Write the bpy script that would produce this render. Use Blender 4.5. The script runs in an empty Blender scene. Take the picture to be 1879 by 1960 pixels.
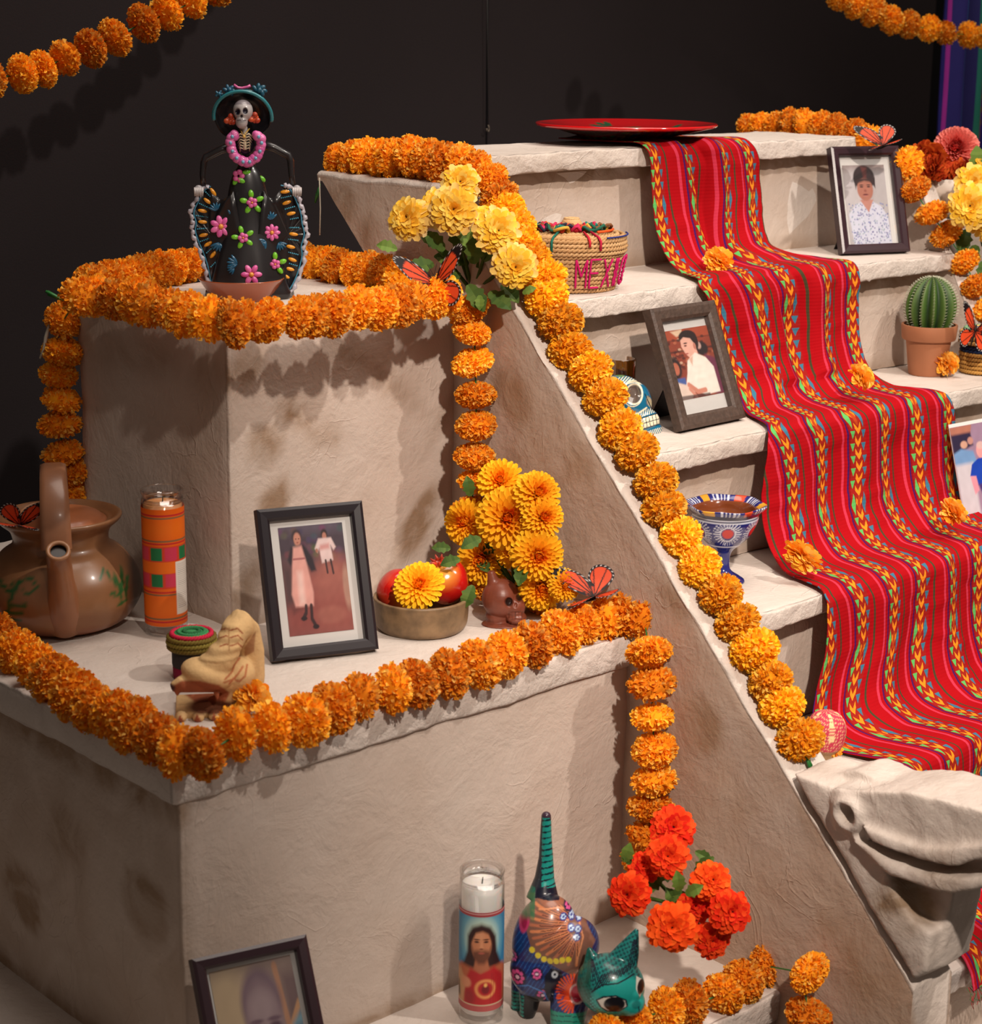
import bpy, bmesh, math, random
import numpy as np
from mathutils import Vector, Matrix, Euler, noise

S = bpy.context.scene
COL = S.collection
random.seed(7)

# ------------------------------------------------------------------ camera
CX, CY, CZ = -1.4446, -2.1144, 0.3994
YAW, PITCH, ROLL, F = -0.7408, 0.2530, 0.0102, 3616.5
W_, H_ = 1879.0, 1960.0
CAM = Vector((CX, CY, CZ))
FWD = Vector((-math.sin(YAW)*math.cos(PITCH), math.cos(YAW)*math.cos(PITCH), -math.sin(PITCH)))
_r = Vector((math.cos(YAW), math.sin(YAW), 0.0))
_u = _r.cross(FWD)
RIGHT = _r*math.cos(ROLL) + _u*math.sin(ROLL)
UP = -_r*math.sin(ROLL) + _u*math.cos(ROLL)
cd = bpy.data.cameras.new('camera')
cam = bpy.data.objects.new('camera', cd)
COL.objects.link(cam)
cam.matrix_world = Matrix(((RIGHT.x, UP.x, -FWD.x, CX), (RIGHT.y, UP.y, -FWD.y, CY), (RIGHT.z, UP.z, -FWD.z, CZ), (0, 0, 0, 1)))
cd.sensor_fit = 'HORIZONTAL'
cd.sensor_width = 36.0
cd.lens = F/W_*36.0
cd.clip_start = 0.05
cd.dof.use_dof = True
cd.dof.focus_distance = 2.86
cd.dof.aperture_fstop = 8.0
S.camera = cam

# ------------------------------------------------------------------ light
S.view_settings.view_transform = 'Standard'
S.view_settings.look = 'None'
S.view_settings.gamma = 1.0
S.view_settings.use_curve_mapping = False
S.view_settings.exposure = 0.0
world = bpy.data.worlds.new('world')
S.world = world
world.use_nodes = True
bg = world.node_tree.nodes['Background']
bg.inputs[0].default_value = (1.0, 0.80, 0.66, 1)
bg.inputs[1].default_value = 0.14

def spot(loc, target, energy, color, size, angle=60, blend=0.6):
    l = bpy.data.lights.new('gallery_spot', 'SPOT')
    l.energy = energy; l.color = color; l.shadow_soft_size = size
    l.spot_size = math.radians(angle); l.spot_blend = blend
    o = bpy.data.objects.new('gallery_spot', l)
    o.location = loc
    o.rotation_euler = (Vector(target)-Vector(loc)).to_track_quat('-Z', 'Y').to_euler()
    COL.objects.link(o)
    return o

spot((1.50, -2.75, 2.85), (0.85, -0.1, -0.15), 330, (1.0, 0.91, 0.82), 0.05, 56, 1.0)
spot((-1.15, -3.05, 2.25), (0.95, -0.40, -0.35), 740, (1.0, 0.86, 0.74), 0.06, 37, 1.0)
al = bpy.data.lights.new('overhead_fill', 'AREA'); al.energy = 90; al.color = (1.0, 0.88, 0.78); al.size = 2.4  # unseen soft fill added overhead to brighten the top surfaces
ao = bpy.data.objects.new('overhead_fill', al); ao.location = (0.9, -0.5, 3.3); COL.objects.link(ao)

# ------------------------------------------------------------------ helpers
def ray(px, py):
    return FWD + RIGHT*((px-939.5)/F) - UP*((py-980.0)/F)

def at(px, py, x=None, y=None, z=None, d=None):
    """the point of a plane (or at depth d) seen at a pixel of the 1879x1960 photograph"""
    v = ray(px, py)
    if x is not None: t = (x-CX)/v.x
    elif y is not None: t = (y-CY)/v.y
    elif z is not None: t = (z-CZ)/v.z
    else: t = d
    return CAM + v*t

class MB:
    """collects shapes for ONE mesh object"""
    def __init__(s):
        s.v = []; s.f = []; s.c = []; s.m = []
    def add(s, vs, fs, col=(1, 1, 1), mat=0):
        o = len(s.v)
        s.v.extend([tuple(p) for p in vs])
        for f in fs:
            s.f.append([i+o for i in f]); s.c.append(col); s.m.append(mat)
        return s
    def box(s, lo, hi, col=(1, 1, 1), mat=0):
        x0, y0, z0 = lo; x1, y1, z1 = hi
        return s.add([(x0,y0,z0),(x1,y0,z0),(x1,y1,z0),(x0,y1,z0),(x0,y0,z1),(x1,y0,z1),(x1,y1,z1),(x0,y1,z1)],
                     [(0,3,2,1),(4,5,6,7),(0,1,5,4),(1,2,6,5),(2,3,7,6),(3,0,4,7)], col, mat)
    def lathe(s, prof, seg=48, col=(1, 1, 1), mat=0, c=(0, 0, 0), sx=1.0, sy=1.0, wob=None):
        vs = []; fs = []
        n = len(prof)
        for i, (r, z) in enumerate(prof):
            for k in range(seg):
                a = 2*math.pi*k/seg
                rr = r*(wob(a, z) if wob else 1.0)
                vs.append((c[0]+rr*math.cos(a)*sx, c[1]+rr*math.sin(a)*sy, c[2]+z))
        for i in range(n-1):
            for k in range(seg):
                a = i*seg+k; b = i*seg+(k+1) % seg
                fs.append((a, b, b+seg, a+seg))
        return s.add(vs, fs, col, mat)
    def tube(s, pts, rad, seg=8, col=(1, 1, 1), mat=0, cap=True, flat=None):
        pts = [Vector(p) for p in pts]
        n = len(pts)
        if not hasattr(rad, '__len__'): rad = [rad]*n
        vs = []; fs = []
        prev = None
        for i in range(n):
            t = (pts[min(i+1, n-1)]-pts[max(i-1, 0)])
            if t.length < 1e-9: t = Vector((0, 0, 1))
            t.normalize()
            if prev is None:
                a = Vector((0, 0, 1)) if abs(t.z) < .9 else Vector((1, 0, 0))
                nrm = t.cross(a).normalized()
            else:
                nrm = prev - t*prev.dot(t)
                if nrm.length < 1e-6: nrm = t.orthogonal()
                nrm.normalize()
            prev = nrm
            bn = t.cross(nrm)
            for k in range(seg):
                a = 2*math.pi*k/seg
                f = flat if flat else 1.0
                vs.append(pts[i] + (nrm*math.cos(a) + bn*math.sin(a)*f)*rad[i])
        for i in range(n-1):
            for k in range(seg):
                a = i*seg+k; b = i*seg+(k+1) % seg
                fs.append((a, b, b+seg, a+seg))
        if cap:
            fs.append(tuple(range(seg-1, -1, -1))); fs.append(tuple((n-1)*seg+k for k in range(seg)))
        return s.add(vs, fs, col, mat)
    def ball(s, c, r, col=(1, 1, 1), mat=0, nu=16, nv=10, R=None):
        if not hasattr(r, '__len__'): r = (r, r, r)
        vs = []; fs = []
        for j in range(nv+1):
            th = math.pi*j/nv
            for i in range(nu):
                ph = 2*math.pi*i/nu
                p = Vector((r[0]*math.sin(th)*math.cos(ph), r[1]*math.sin(th)*math.sin(ph), r[2]*math.cos(th)))
                if R is not None: p = R @ p
                vs.append(p + Vector(c))
        for j in range(nv):
            for i in range(nu):
                a = j*nu+i; b = j*nu+(i+1) % nu
                fs.append((a, a+nu, b+nu, b))
        return s.add(vs, fs, col, mat)
    def prism(s, poly, fn, h0, h1, col=(1, 1, 1), mat=0):
        """poly = list of 2D points, fn(a,b,h) -> 3D point"""
        n = len(poly)
        vs = [fn(a, b, h0) for a, b in poly] + [fn(a, b, h1) for a, b in poly]
        fs = [tuple(range(n)), tuple(range(2*n-1, n-1, -1))]
        for i in range(n):
            j = (i+1) % n
            fs.append((i, i+n, j+n, j))
        return s.add(vs, fs, col, mat)
    def mesh(s, name, mats, smooth=True):
        me = bpy.data.meshes.new(name)
        me.from_pydata(s.v, [], s.f)
        for m in (mats if isinstance(mats, (list, tuple)) else [mats]): me.materials.append(m)
        me.polygons.foreach_set('material_index', s.m)
        if smooth: me.polygons.foreach_set('use_smooth', [True]*len(s.f))
        ca = me.color_attributes.new('Col', 'FLOAT_COLOR', 'CORNER')
        tot = np.array([len(f) for f in s.f])
        cc = np.ones((len(s.f), 4), dtype=np.float32); cc[:, :3] = np.array(s.c, dtype=np.float32).reshape(-1, 3)
        ca.data.foreach_set('color', np.repeat(cc, tot, axis=0).ravel())
        me.update()
        return me
    def build(s, name, mats, parent=None, smooth=True, label=None, sharp=None):
        me = s.mesh(name, mats, smooth)
        if sharp is not None: me.set_sharp_from_angle(angle=math.radians(sharp))
        return link(name, me, parent, label)

def link(name, me, parent=None, label=None):
    o = bpy.data.objects.new(name, me)
    COL.objects.link(o)
    if parent is not None: o.parent = parent
    if label: o['label'] = label
    return o

def thing(name, label, cat, loc=(0, 0, 0), rotz=0.0, group=None, rot=None):
    o = bpy.data.objects.new(name, None)
    COL.objects.link(o)
    o.empty_display_size = 0.02
    o.location = loc
    o.rotation_euler = rot if rot is not None else (0, 0, rotz)
    o['label'] = label; o['category'] = cat
    if group: o['group'] = group
    return o

def tag(o, label, cat, group=None):
    o['label'] = label; o['category'] = cat
    if group: o['group'] = group
    return o

def bevel(o, w, seg=2, ang=40):
    m = o.modifiers.new('bevel', 'BEVEL'); m.width = w; m.segments = seg
    m.limit_method = 'ANGLE'; m.angle_limit = math.radians(ang)
    return o

def co_of(me):
    a = np.empty(len(me.vertices)*3, dtype=np.float32)
    me.vertices.foreach_get('co', a)
    return a.reshape(-1, 3)

def setcol(me, rgb):
    """per-vertex paint"""
    for ca in list(me.color_attributes): me.color_attributes.remove(ca)
    ca = me.color_attributes.new('Col', 'FLOAT_COLOR', 'POINT')
    a = np.ones((len(me.vertices), 4), dtype=np.float32)
    a[:, :3] = rgb
    ca.data.foreach_set('color', a.ravel())

def fuse(name, mb, voxel, smooth=4, sub=0, disp=None):
    """join overlapping solids of mb into one continuous skin"""
    me = mb.mesh(name+'_raw', [], False)
    o = bpy.data.objects.new(name+'_raw', me); COL.objects.link(o)
    r = o.modifiers.new('r', 'REMESH'); r.mode = 'VOXEL'; r.voxel_size = voxel
    if smooth:
        s = o.modifiers.new('s', 'SMOOTH'); s.iterations = smooth; s.factor = 0.6
    if sub:
        q = o.modifiers.new('q', 'SUBSURF'); q.levels = sub; q.render_levels = sub
    dg = bpy.context.evaluated_depsgraph_get()
    out = bpy.data.meshes.new_from_object(o.evaluated_get(dg), depsgraph=dg)
    out.name = name
    bpy.data.objects.remove(o); bpy.data.meshes.remove(me)
    out.polygons.foreach_set('use_smooth', [True]*len(out.polygons))
    if disp is not None:
        c = co_of(out)
        nn = np.empty(len(out.vertices)*3, dtype=np.float32); out.vertices.foreach_get('normal', nn); nn = nn.reshape(-1, 3)
        c2 = disp(c.copy(), nn)
        out.vertices.foreach_set('co', np.ascontiguousarray(c2, dtype=np.float32).ravel())
        out.update()
    return out

def srgb(r, g, b):
    f = lambda c: ((c/255.0)/12.92 if c/255.0 <= .04045 else ((c/255.0+.055)/1.055)**2.4)
    return (f(r), f(g), f(b))
def hexa(h):
    return srgb(int(h[0:2], 16), int(h[2:4], 16), int(h[4:6], 16))

# 2D painting on arrays -------------------------------------------------
class Paint:
    def __init__(s, x, y, base):
        s.x = x; s.y = y
        s.c = np.tile(np.array(base, dtype=np.float32), (len(x), 1))
    def mix(s, m, col):
        m = np.clip(m, 0, 1)[:, None]
        s.c = s.c*(1-m) + np.array(col, dtype=np.float32)*m
        return s
    def ell(s, cx, cy, rx, ry, col, soft=.15, rot=0, a=1.0):
        dx = s.x-cx; dy = s.y-cy
        if rot:
            ca, sa = math.cos(rot), math.sin(rot); dx, dy = dx*ca+dy*sa, -dx*sa+dy*ca
        d = np.sqrt((dx/rx)**2+(dy/ry)**2)
        return s.mix(a*np.clip((1-d)/soft+.5, 0, 1), col)
    def ring(s, cx, cy, rx, ry, w, col, soft=.3, a=1.0):
        d = np.sqrt(((s.x-cx)/rx)**2+((s.y-cy)/ry)**2)
        return s.mix(a*np.clip((w-abs(d-1))/(w*soft)+.0, 0, 1), col)
    def rect(s, x0, y0, x1, y1, col, soft=.004, a=1.0):
        m = np.minimum(np.minimum(s.x-x0, x1-s.x), np.minimum(s.y-y0, y1-s.y))
        return s.mix(a*np.clip(m/soft+.5, 0, 1), col)
    def poly(s, pts, col, soft=.01, a=1.0):
        n = len(pts); ins = np.zeros(len(s.x), bool); dm = np.full(len(s.x), 1e9)
        for i in range(n):
            x0, y0 = pts[i]; x1, y1 = pts[(i+1) % n]
            dm = np.minimum(dm, s._sd(x0, y0, x1, y1))
            if y0 != y1:
                cond = ((s.y < y0) != (s.y < y1)) & (s.x < (x1-x0)*(s.y-y0)/(y1-y0)+x0)
                ins ^= cond
        sd = np.where(ins, dm, -dm)
        return s.mix(a*np.clip(sd/soft+.5, 0, 1), col)
    def _sd(s, x0, y0, x1, y1):
        dx, dy = x1-x0, y1-y0; L = dx*dx+dy*dy+1e-12
        t = np.clip(((s.x-x0)*dx+(s.y-y0)*dy)/L, 0, 1)
        return np.hypot(s.x-x0-t*dx, s.y-y0-t*dy)
    def line(s, pts, w, col, a=1.0):
        d = np.full(len(s.x), 1e9)
        for p, q in zip(pts[:-1], pts[1:]): d = np.minimum(d, s._sd(*p, *q))
        return s.mix(a*np.clip((w-d)/(w*.5)+.3, 0, 1), col)

# node expressions -------------------------------------------------------
class N:
    def __init__(s, nt, sock): s.nt = nt; s.s = sock
    def _m(s, op, *o, clamp=False):
        n = s.nt.nodes.new('ShaderNodeMath'); n.operation = op; n.use_clamp = clamp
        for i, v in enumerate((s,)+o):
            if isinstance(v, N): s.nt.links.new(v.s, n.inputs[i])
            else: n.inputs[i].default_value = v
        return N(s.nt, n.outputs[0])
    def __add__(s, o): return s._m('ADD', o)
    def __sub__(s, o): return s._m('SUBTRACT', o)
    def __mul__(s, o): return s._m('MULTIPLY', o)
    def fract(s): return s._m('FRACT')
    def floor(s): return s._m('FLOOR')
    def abs(s): return s._m('ABSOLUTE')
    def lt(s, o): return s._m('LESS_THAN', o)
    def gt(s, o): return s._m('GREATER_THAN', o)
    def sin(s): return s._m('SINE')
    def sat(s, a=0.0): return s._m('ADD', a, clamp=True)
def mixc(nt, fac, a, b):
    n = nt.nodes.new('ShaderNodeMix'); n.data_type = 'RGBA'
    if isinstance(fac, N): nt.links.new(fac.s, n.inputs[0])
    elif hasattr(fac, 'is_linked'): nt.links.new(fac, n.inputs[0])
    else: n.inputs[0].default_value = fac
    for i, v in ((6, a), (7, b)):
        if hasattr(v, 'is_linked'): nt.links.new(v, n.inputs[i])
        else: n.inputs[i].default_value = (*v, 1)
    return n.outputs[2]

def mat(name, col=(.5, .5, .5), rough=.6, spec=.5, metal=0, vc=False, nscale=None, namp=.15, bump=0, bscale=60, coat=0, trans=0, sss=0, emit=None, var=0):
    m = bpy.data.materials.new(name); m.use_nodes = True
    nt = m.node_tree; b = nt.nodes['Principled BSDF']
    b.inputs['Roughness'].default_value = rough
    b.inputs['Specular IOR Level'].default_value = spec
    b.inputs['Metallic'].default_value = metal
    b.inputs['Coat Weight'].default_value = coat
    if coat: b.inputs['Coat Roughness'].default_value = .12
    if sss:
        b.inputs['Subsurface Weight'].default_value = sss; b.inputs['Subsurface Radius'].default_value = (.012, .005, .002)
    if vc:
        a = nt.nodes.new('ShaderNodeAttribute'); a.attribute_name = 'Col'; c = a.outputs['Color']
    else:
        r = nt.nodes.new('ShaderNodeRGB'); r.outputs[0].default_value = (*col, 1); c = r.outputs[0]
    if nscale:
        t = nt.nodes.new('ShaderNodeTexNoise'); t.inputs['Scale'].default_value = nscale; t.inputs['Detail'].default_value = 5
        tc = nt.nodes.new('ShaderNodeTexCoord'); nt.links.new(tc.outputs['Object'], t.inputs['Vector'])
        f = N(nt, t.outputs['Fac']); k = (f - .5)*(2*namp*2) + 1.0
        mm = nt.nodes.new('ShaderNodeMix'); mm.data_type = 'RGBA'; mm.blend_type = 'MULTIPLY'; mm.inputs[0].default_value = 1
        cmb = nt.nodes.new('ShaderNodeCombineColor')
        for i in range(3): nt.links.new(k.s, cmb.inputs[i])
        nt.links.new(c, mm.inputs[6]); nt.links.new(cmb.outputs[0], mm.inputs[7]); c = mm.outputs[2]
    if var:
        oi = nt.nodes.new('ShaderNodeObjectInfo')
        hs = nt.nodes.new('ShaderNodeHueSaturation')
        kk = (N(nt, oi.outputs['Random']) - .5)*(2*var) + 1.0
        nt.links.new(kk.s, hs.inputs['Value'])
        hh = (N(nt, oi.outputs['Random']) - .5)*(.12*var) + .5
        nt.links.new(hh.s, hs.inputs['Hue'])
        nt.links.new(c, hs.inputs['Color']); c = hs.outputs['Color']
    nt.links.new(c, b.inputs['Base Color'])
    if bump:
        t = nt.nodes.new('ShaderNodeTexNoise'); t.inputs['Scale'].default_value = bscale; t.inputs['Detail'].default_value = 4
        tc = nt.nodes.new('ShaderNodeTexCoord'); nt.links.new(tc.outputs['Object'], t.inputs['Vector'])
        bp = nt.nodes.new('ShaderNodeBump'); bp.inputs['Strength'].default_value = bump; bp.inputs['Distance'].default_value = .003
        nt.links.new(t.outputs['Fac'], bp.inputs['Height']); nt.links.new(bp.outputs['Normal'], b.inputs['Normal'])
    if trans:
        out = nt.nodes['Material Output']
        tr = nt.nodes.new('ShaderNodeBsdfTranslucent'); nt.links.new(c, tr.inputs['Color'])
        mx = nt.nodes.new('ShaderNodeMixShader'); mx.inputs[0].default_value = trans
        nt.links.new(b.outputs[0], mx.inputs[1]); nt.links.new(tr.outputs[0], mx.inputs[2]); nt.links.new(mx.outputs[0], out.inputs['Surface'])
    return m

def glass(name, tint=(1, 1, 1), refl=.08, rough=.02):
    m = bpy.data.materials.new(name); m.use_nodes = True
    nt = m.node_tree; nt.nodes.remove(nt.nodes['Principled BSDF'])
    out = nt.nodes['Material Output']
    t = nt.nodes.new('ShaderNodeBsdfTransparent'); t.inputs[0].default_value = (*tint, 1)
    g = nt.nodes.new('ShaderNodeBsdfGlossy'); g.inputs['Roughness'].default_value = rough
    lw = nt.nodes.new('ShaderNodeLayerWeight'); lw.inputs[0].default_value = .25
    f = N(nt, lw.outputs['Facing'])*.75 + refl
    mx = nt.nodes.new('ShaderNodeMixShader')
    nt.links.new(f.s, mx.inputs[0]); nt.links.new(t.outputs[0], mx.inputs[1]); nt.links.new(g.outputs[0], mx.inputs[2])
    nt.links.new(mx.outputs[0], out.inputs['Surface'])
    return m

def plaster():
    m = bpy.data.materials.new('painted plaster'); m.use_nodes = True
    nt = m.node_tree; b = nt.nodes['Principled BSDF']
    b.inputs['Roughness'].default_value = .62; b.inputs['Specular IOR Level'].default_value = .32
    tc = nt.nodes.new('ShaderNodeNewGeometry'); P = tc.outputs['Position']
    def nz(scale, detail=4, dist=0, rough=.55):
        t = nt.nodes.new('ShaderNodeTexNoise'); t.inputs['Scale'].default_value = scale; t.inputs['Detail'].default_value = detail
        t.inputs['Distortion'].default_value = dist; t.inputs['Roughness'].default_value = rough
        nt.links.new(P, t.inputs['Vector']); return N(nt, t.outputs['Fac'])
    a = nt.nodes.new('ShaderNodeAttribute'); a.attribute_name = 'Col'
    sep = nt.nodes.new('ShaderNodeSeparateColor'); nt.links.new(a.outputs['Color'], sep.inputs[0])
    st = N(nt, sep.outputs[0])
    big = nz(3.2, 3)
    blotch = ((big - .56)*4.5).sat()*.38
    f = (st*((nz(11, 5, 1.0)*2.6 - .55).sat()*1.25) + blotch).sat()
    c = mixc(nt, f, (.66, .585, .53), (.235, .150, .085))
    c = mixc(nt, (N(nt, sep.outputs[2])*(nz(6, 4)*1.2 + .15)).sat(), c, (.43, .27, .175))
    g2 = ((nz(40, 5) - .5)*.5 + .12).sat()
    c = mixc(nt, g2, c, (.46, .385, .325))
    nt.links.new(c, b.inputs['Base Color'])
    # trowel marks
    sc = nt.nodes.new('ShaderNodeTexNoise'); sc.inputs['Scale'].default_value = 9; sc.inputs['Detail'].default_value = 3; sc.inputs['Distortion'].default_value = 1.2
    nt.links.new(P, sc.inputs['Vector'])
    ridge = (N(nt, sc.outputs['Fac']) - .5).abs()
    crack = (ridge*(-60) + 1.0).sat()
    mask = ((nz(4.5, 2) - .50)*8).sat()
    h = nz(16, 6, .6, .62)*.75 + nz(120, 3)*.16 + crack*mask*.10 + N(nt, sep.outputs[1])*nz(38, 5, .3, .6)*1.1
    bp = nt.nodes.new('ShaderNodeBump'); bp.inputs['Strength'].default_value = .8; bp.inputs['Distance'].default_value = .0065
    nt.links.new(h.s, bp.inputs['Height']); nt.links.new(bp.outputs['Normal'], b.inputs['Normal'])
    return m
M_PL = plaster()
M_VC = mat('painted ceramic', vc=True, rough=.32, spec=.5, coat=.35)
M_VCM = mat('matte paint', vc=True, rough=.75, spec=.25)
M_PETAL = mat('cloth petals', vc=True, rough=.8, spec=.12, trans=.25, var=.10)
M_POM = mat('tissue petals', vc=True, rough=.85, spec=.08, trans=.24, var=.20)
M_LEAF = mat('fabric leaf', vc=True, rough=.6, spec=.25, trans=.2)
M_GLASS = glass('clear glass')
M_PANE = glass('picture glass', refl=.025)
M_BLACK = mat('black frame', (.012, .008, .012), rough=.38, spec=.45)
M_WHITE = mat('mat board', (.72, .70, .68), rough=.8)
M_PRINT = mat('photo print', vc=True, rough=.45, spec=.35)
# ------------------------------------------------------------------ setting
W2 = .4095                      # side face of the left ramp
ZB, ZC, ZF = -.4311, -.8640, -1.32
YT = [.0832-.186*i for i in range(8)]
ZT = [.2010-.2045*i for i in range(8)]
XI, XR = .494, 1.555            # inner faces of the two ramps
DY = .3816                      # depth of the lower terrace
YC = -.6767

def nvec(p, f, s=0.0):
    return noise.noise_vector(Vector((p[0]*f+s, p[1]*f+s*.7, p[2]*f-s)))

def rbox(name, lo, hi, r, res, jit, parent, stain_shade=None, mats=None, rough=0.0, seed=0.0, label=None):
    """plastered block: gridded faces, worn rounded edges, uneven surface"""
    lo = Vector(lo); hi = Vector(hi)
    ax = []
    for k in range(3):
        L = hi[k]-lo[k]; rr = min(r, L*.3)
        n = max(1, int(round((L-2*rr)/res)))
        ax.append([lo[k], lo[k]+rr*.3, lo[k]+rr] + [lo[k]+rr+(L-2*rr)*i/n for i in range(1, n)] + [hi[k]-rr, hi[k]-rr*.3, hi[k]])
    idx = {}; vs = []; cols = []
    def V(i, j, k):
        key = (i, j, k)
        if key in idx: return idx[key]
        p = Vector((ax[0][i], ax[1][j], ax[2][k]))
        q = Vector([min(max(p[a], lo[a]+min(r, (hi[a]-lo[a])*.3)), hi[a]-min(r, (hi[a]-lo[a])*.3)) for a in range(3)])
        d = p-q
        if d.length > 1e-9: p2 = q + d.normalized()*min(r, min((hi[a]-lo[a])*.3 for a in range(3) if abs(d[a]) > 1e-9))
        else: p2 = p
        p2 = p2 + nvec(p2, 9, seed)*jit + nvec(p2, 34, seed)*jit*.4
        edge = sum(1 for a in range(3) if abs(d[a]) > 1e-9)
        if rough and (edge >= 2 or (abs(d[1]) > 1e-9 and d[1] < 0)):
            p2 = p2 + nvec(p2, 45, seed+3)*rough + nvec(p2, 110, seed+5)*rough*.5
        s = stain_shade(p) if stain_shade else 0.0
        cols.append((s, 1.0 if (rough and d[1] < -1e-9) else (.4 if edge >= 2 else 0.0), .42 if (stain_shade and p.z < hi.z-.004) else 0.0))  # weathered brown on sides, also darkened in colour so tops look brighter
        idx[key] = len(vs); vs.append(p2); return idx[key]
    fs = []
    n = [len(a)-1 for a in ax]
    for j in range(n[1]):
        for k in range(n[2]):
            fs.append((V(0,j,k), V(0,j,k+1), V(0,j+1,k+1), V(0,j+1,k)))
            fs.append((V(n[0],j,k), V(n[0],j+1,k), V(n[0],j+1,k+1), V(n[0],j,k+1)))
    for i in range(n[0]):
        for k in range(n[2]):
            fs.append((V(i,0,k), V(i+1,0,k), V(i+1,0,k+1), V(i,0,k+1)))
            fs.append((V(i,n[1],k), V(i,n[1],k+1), V(i+1,n[1],k+1), V(i+1,n[1],k)))
    for i in range(n[0]):
        for j in range(n[1]):
            fs.append((V(i,j,0), V(i,j+1,0), V(i+1,j+1,0), V(i+1,j,0)))
            fs.append((V(i,j,n[2]), V(i+1,j,n[2]), V(i+1,j+1,n[2]), V(i,j+1,n[2])))
    me = bpy.data.meshes.new(name); me.from_pydata(vs, [], fs)
    me.materials.append(mats or M_PL)
    me.polygons.foreach_set('use_smooth', [True]*len(fs))
    setcol(me, np.array(cols, dtype=np.float32))
    return link(name, me, parent, label)

M_WALL = mat('charcoal wall', (.024, .0185, .0195), rough=.92, spec=.12, nscale=1.5, namp=.12, bump=.15, bscale=300)
M_DARK = mat('black panel', (.006, .0055, .007), rough=.9, spec=.1)
M_FLOOR = mat('dark floor', (.03, .025, .023), rough=.6, nscale=3, namp=.2)
wx = at(1785, 100, y=1.00).x
def struct(o): o['kind'] = 'structure'; return o
struct(MB().box((-3.2, 1.00, ZF), (wx, 1.06, 2.9)).build('wall_back', M_WALL, smooth=False))
struct(MB().box((wx, 1.30, ZF), (5.2, 1.36, 2.9)).build('wall_recess', M_DARK, smooth=False))
struct(MB().box((wx-.02, 1.06, ZF), (wx, 1.30, 2.9)).build('trim_1', M_DARK, smooth=False))
sx = at(932, 100, y=1.00).x
struct(MB().box((sx-.002, .9975, ZF), (sx+.001, 1.00, 2.9)).build('trim_2', M_DARK, smooth=False))
struct(MB().box((-3.2, -3.4, ZF-.05), (5.2, 1.36, ZF)).build('floor', M_FLOOR, smooth=False))

# ------------------------------------------------------------------ the stepped altar
altar = thing('stepped_altar', 'cream plastered stepped pyramid altar with stairs and terraces', 'altar', (0, 0, ZF))
def ab(name, lo, hi, r, res, jit, stain_shade=None, **k):
    a = Vector((0, 0, ZF))
    o = rbox(name, Vector(lo), Vector(hi), r, res, jit, altar, stain_shade, **k)
    me = o.data; c = co_of(me); c[:, 2] -= ZF
    me.vertices.foreach_set('co', c.ravel()); me.update()
    return o
def blob(p, c, r, s=1.0):
    d = sum(((p[i]-c[i])/r[i])**2 for i in range(len(c)))
    return 1.7*s*max(0.0, 1.0-d)
def stain_shade_upper(p):
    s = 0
    if p.y < .002:  # brown stains; the tall one low at right is ramp shade painted in
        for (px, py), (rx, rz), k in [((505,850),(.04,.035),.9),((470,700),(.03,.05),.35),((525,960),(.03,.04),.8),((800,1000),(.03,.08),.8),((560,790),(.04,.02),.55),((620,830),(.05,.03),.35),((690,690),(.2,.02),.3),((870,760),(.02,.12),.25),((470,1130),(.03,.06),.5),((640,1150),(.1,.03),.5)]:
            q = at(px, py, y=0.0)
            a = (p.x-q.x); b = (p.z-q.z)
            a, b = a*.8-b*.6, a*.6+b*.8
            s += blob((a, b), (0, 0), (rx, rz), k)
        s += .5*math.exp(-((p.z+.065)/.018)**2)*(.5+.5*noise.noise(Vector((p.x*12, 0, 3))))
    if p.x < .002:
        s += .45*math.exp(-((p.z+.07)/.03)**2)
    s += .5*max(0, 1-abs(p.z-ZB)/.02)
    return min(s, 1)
def stain_shade_lower(p):
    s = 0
    if p.y < -DY+.002:  # stains; the two furthest right are cat-tail and ramp shade painted in
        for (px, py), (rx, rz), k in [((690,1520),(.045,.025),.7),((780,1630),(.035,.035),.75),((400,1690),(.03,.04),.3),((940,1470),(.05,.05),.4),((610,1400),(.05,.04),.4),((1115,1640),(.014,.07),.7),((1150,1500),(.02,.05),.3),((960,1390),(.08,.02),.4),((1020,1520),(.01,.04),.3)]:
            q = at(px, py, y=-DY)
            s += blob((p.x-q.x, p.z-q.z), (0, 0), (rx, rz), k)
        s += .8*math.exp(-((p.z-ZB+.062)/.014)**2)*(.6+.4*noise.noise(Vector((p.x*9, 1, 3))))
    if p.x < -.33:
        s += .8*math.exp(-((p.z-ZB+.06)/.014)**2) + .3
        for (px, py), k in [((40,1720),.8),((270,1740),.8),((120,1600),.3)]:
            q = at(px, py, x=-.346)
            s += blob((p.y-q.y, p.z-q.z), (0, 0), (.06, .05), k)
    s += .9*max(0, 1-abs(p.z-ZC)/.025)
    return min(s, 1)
ab('upper_terrace', (0, 0, ZB-.02), (W2+.01, .395, 0), .006, .016, .0022, stain_shade_upper, seed=1)
ab('middle_terrace', (-.340, -DY+.006, ZC-.02), (W2+.01, .62, ZB-.012), .006, .018, .002, stain_shade_lower, seed=2)
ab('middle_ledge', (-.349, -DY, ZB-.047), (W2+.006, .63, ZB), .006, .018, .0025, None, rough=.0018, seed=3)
ab('base_terrace', (-.70, YC+.006, ZF), (W2+.01, .72, ZC-.012), .006, .03, .002, stain_shade_lower, seed=4)
ab('base_ledge', (-.71, YC, ZC-.047), (W2+.006, .74, ZC), .006, .022, .0025, None, rough=.0018, seed=5)
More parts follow.
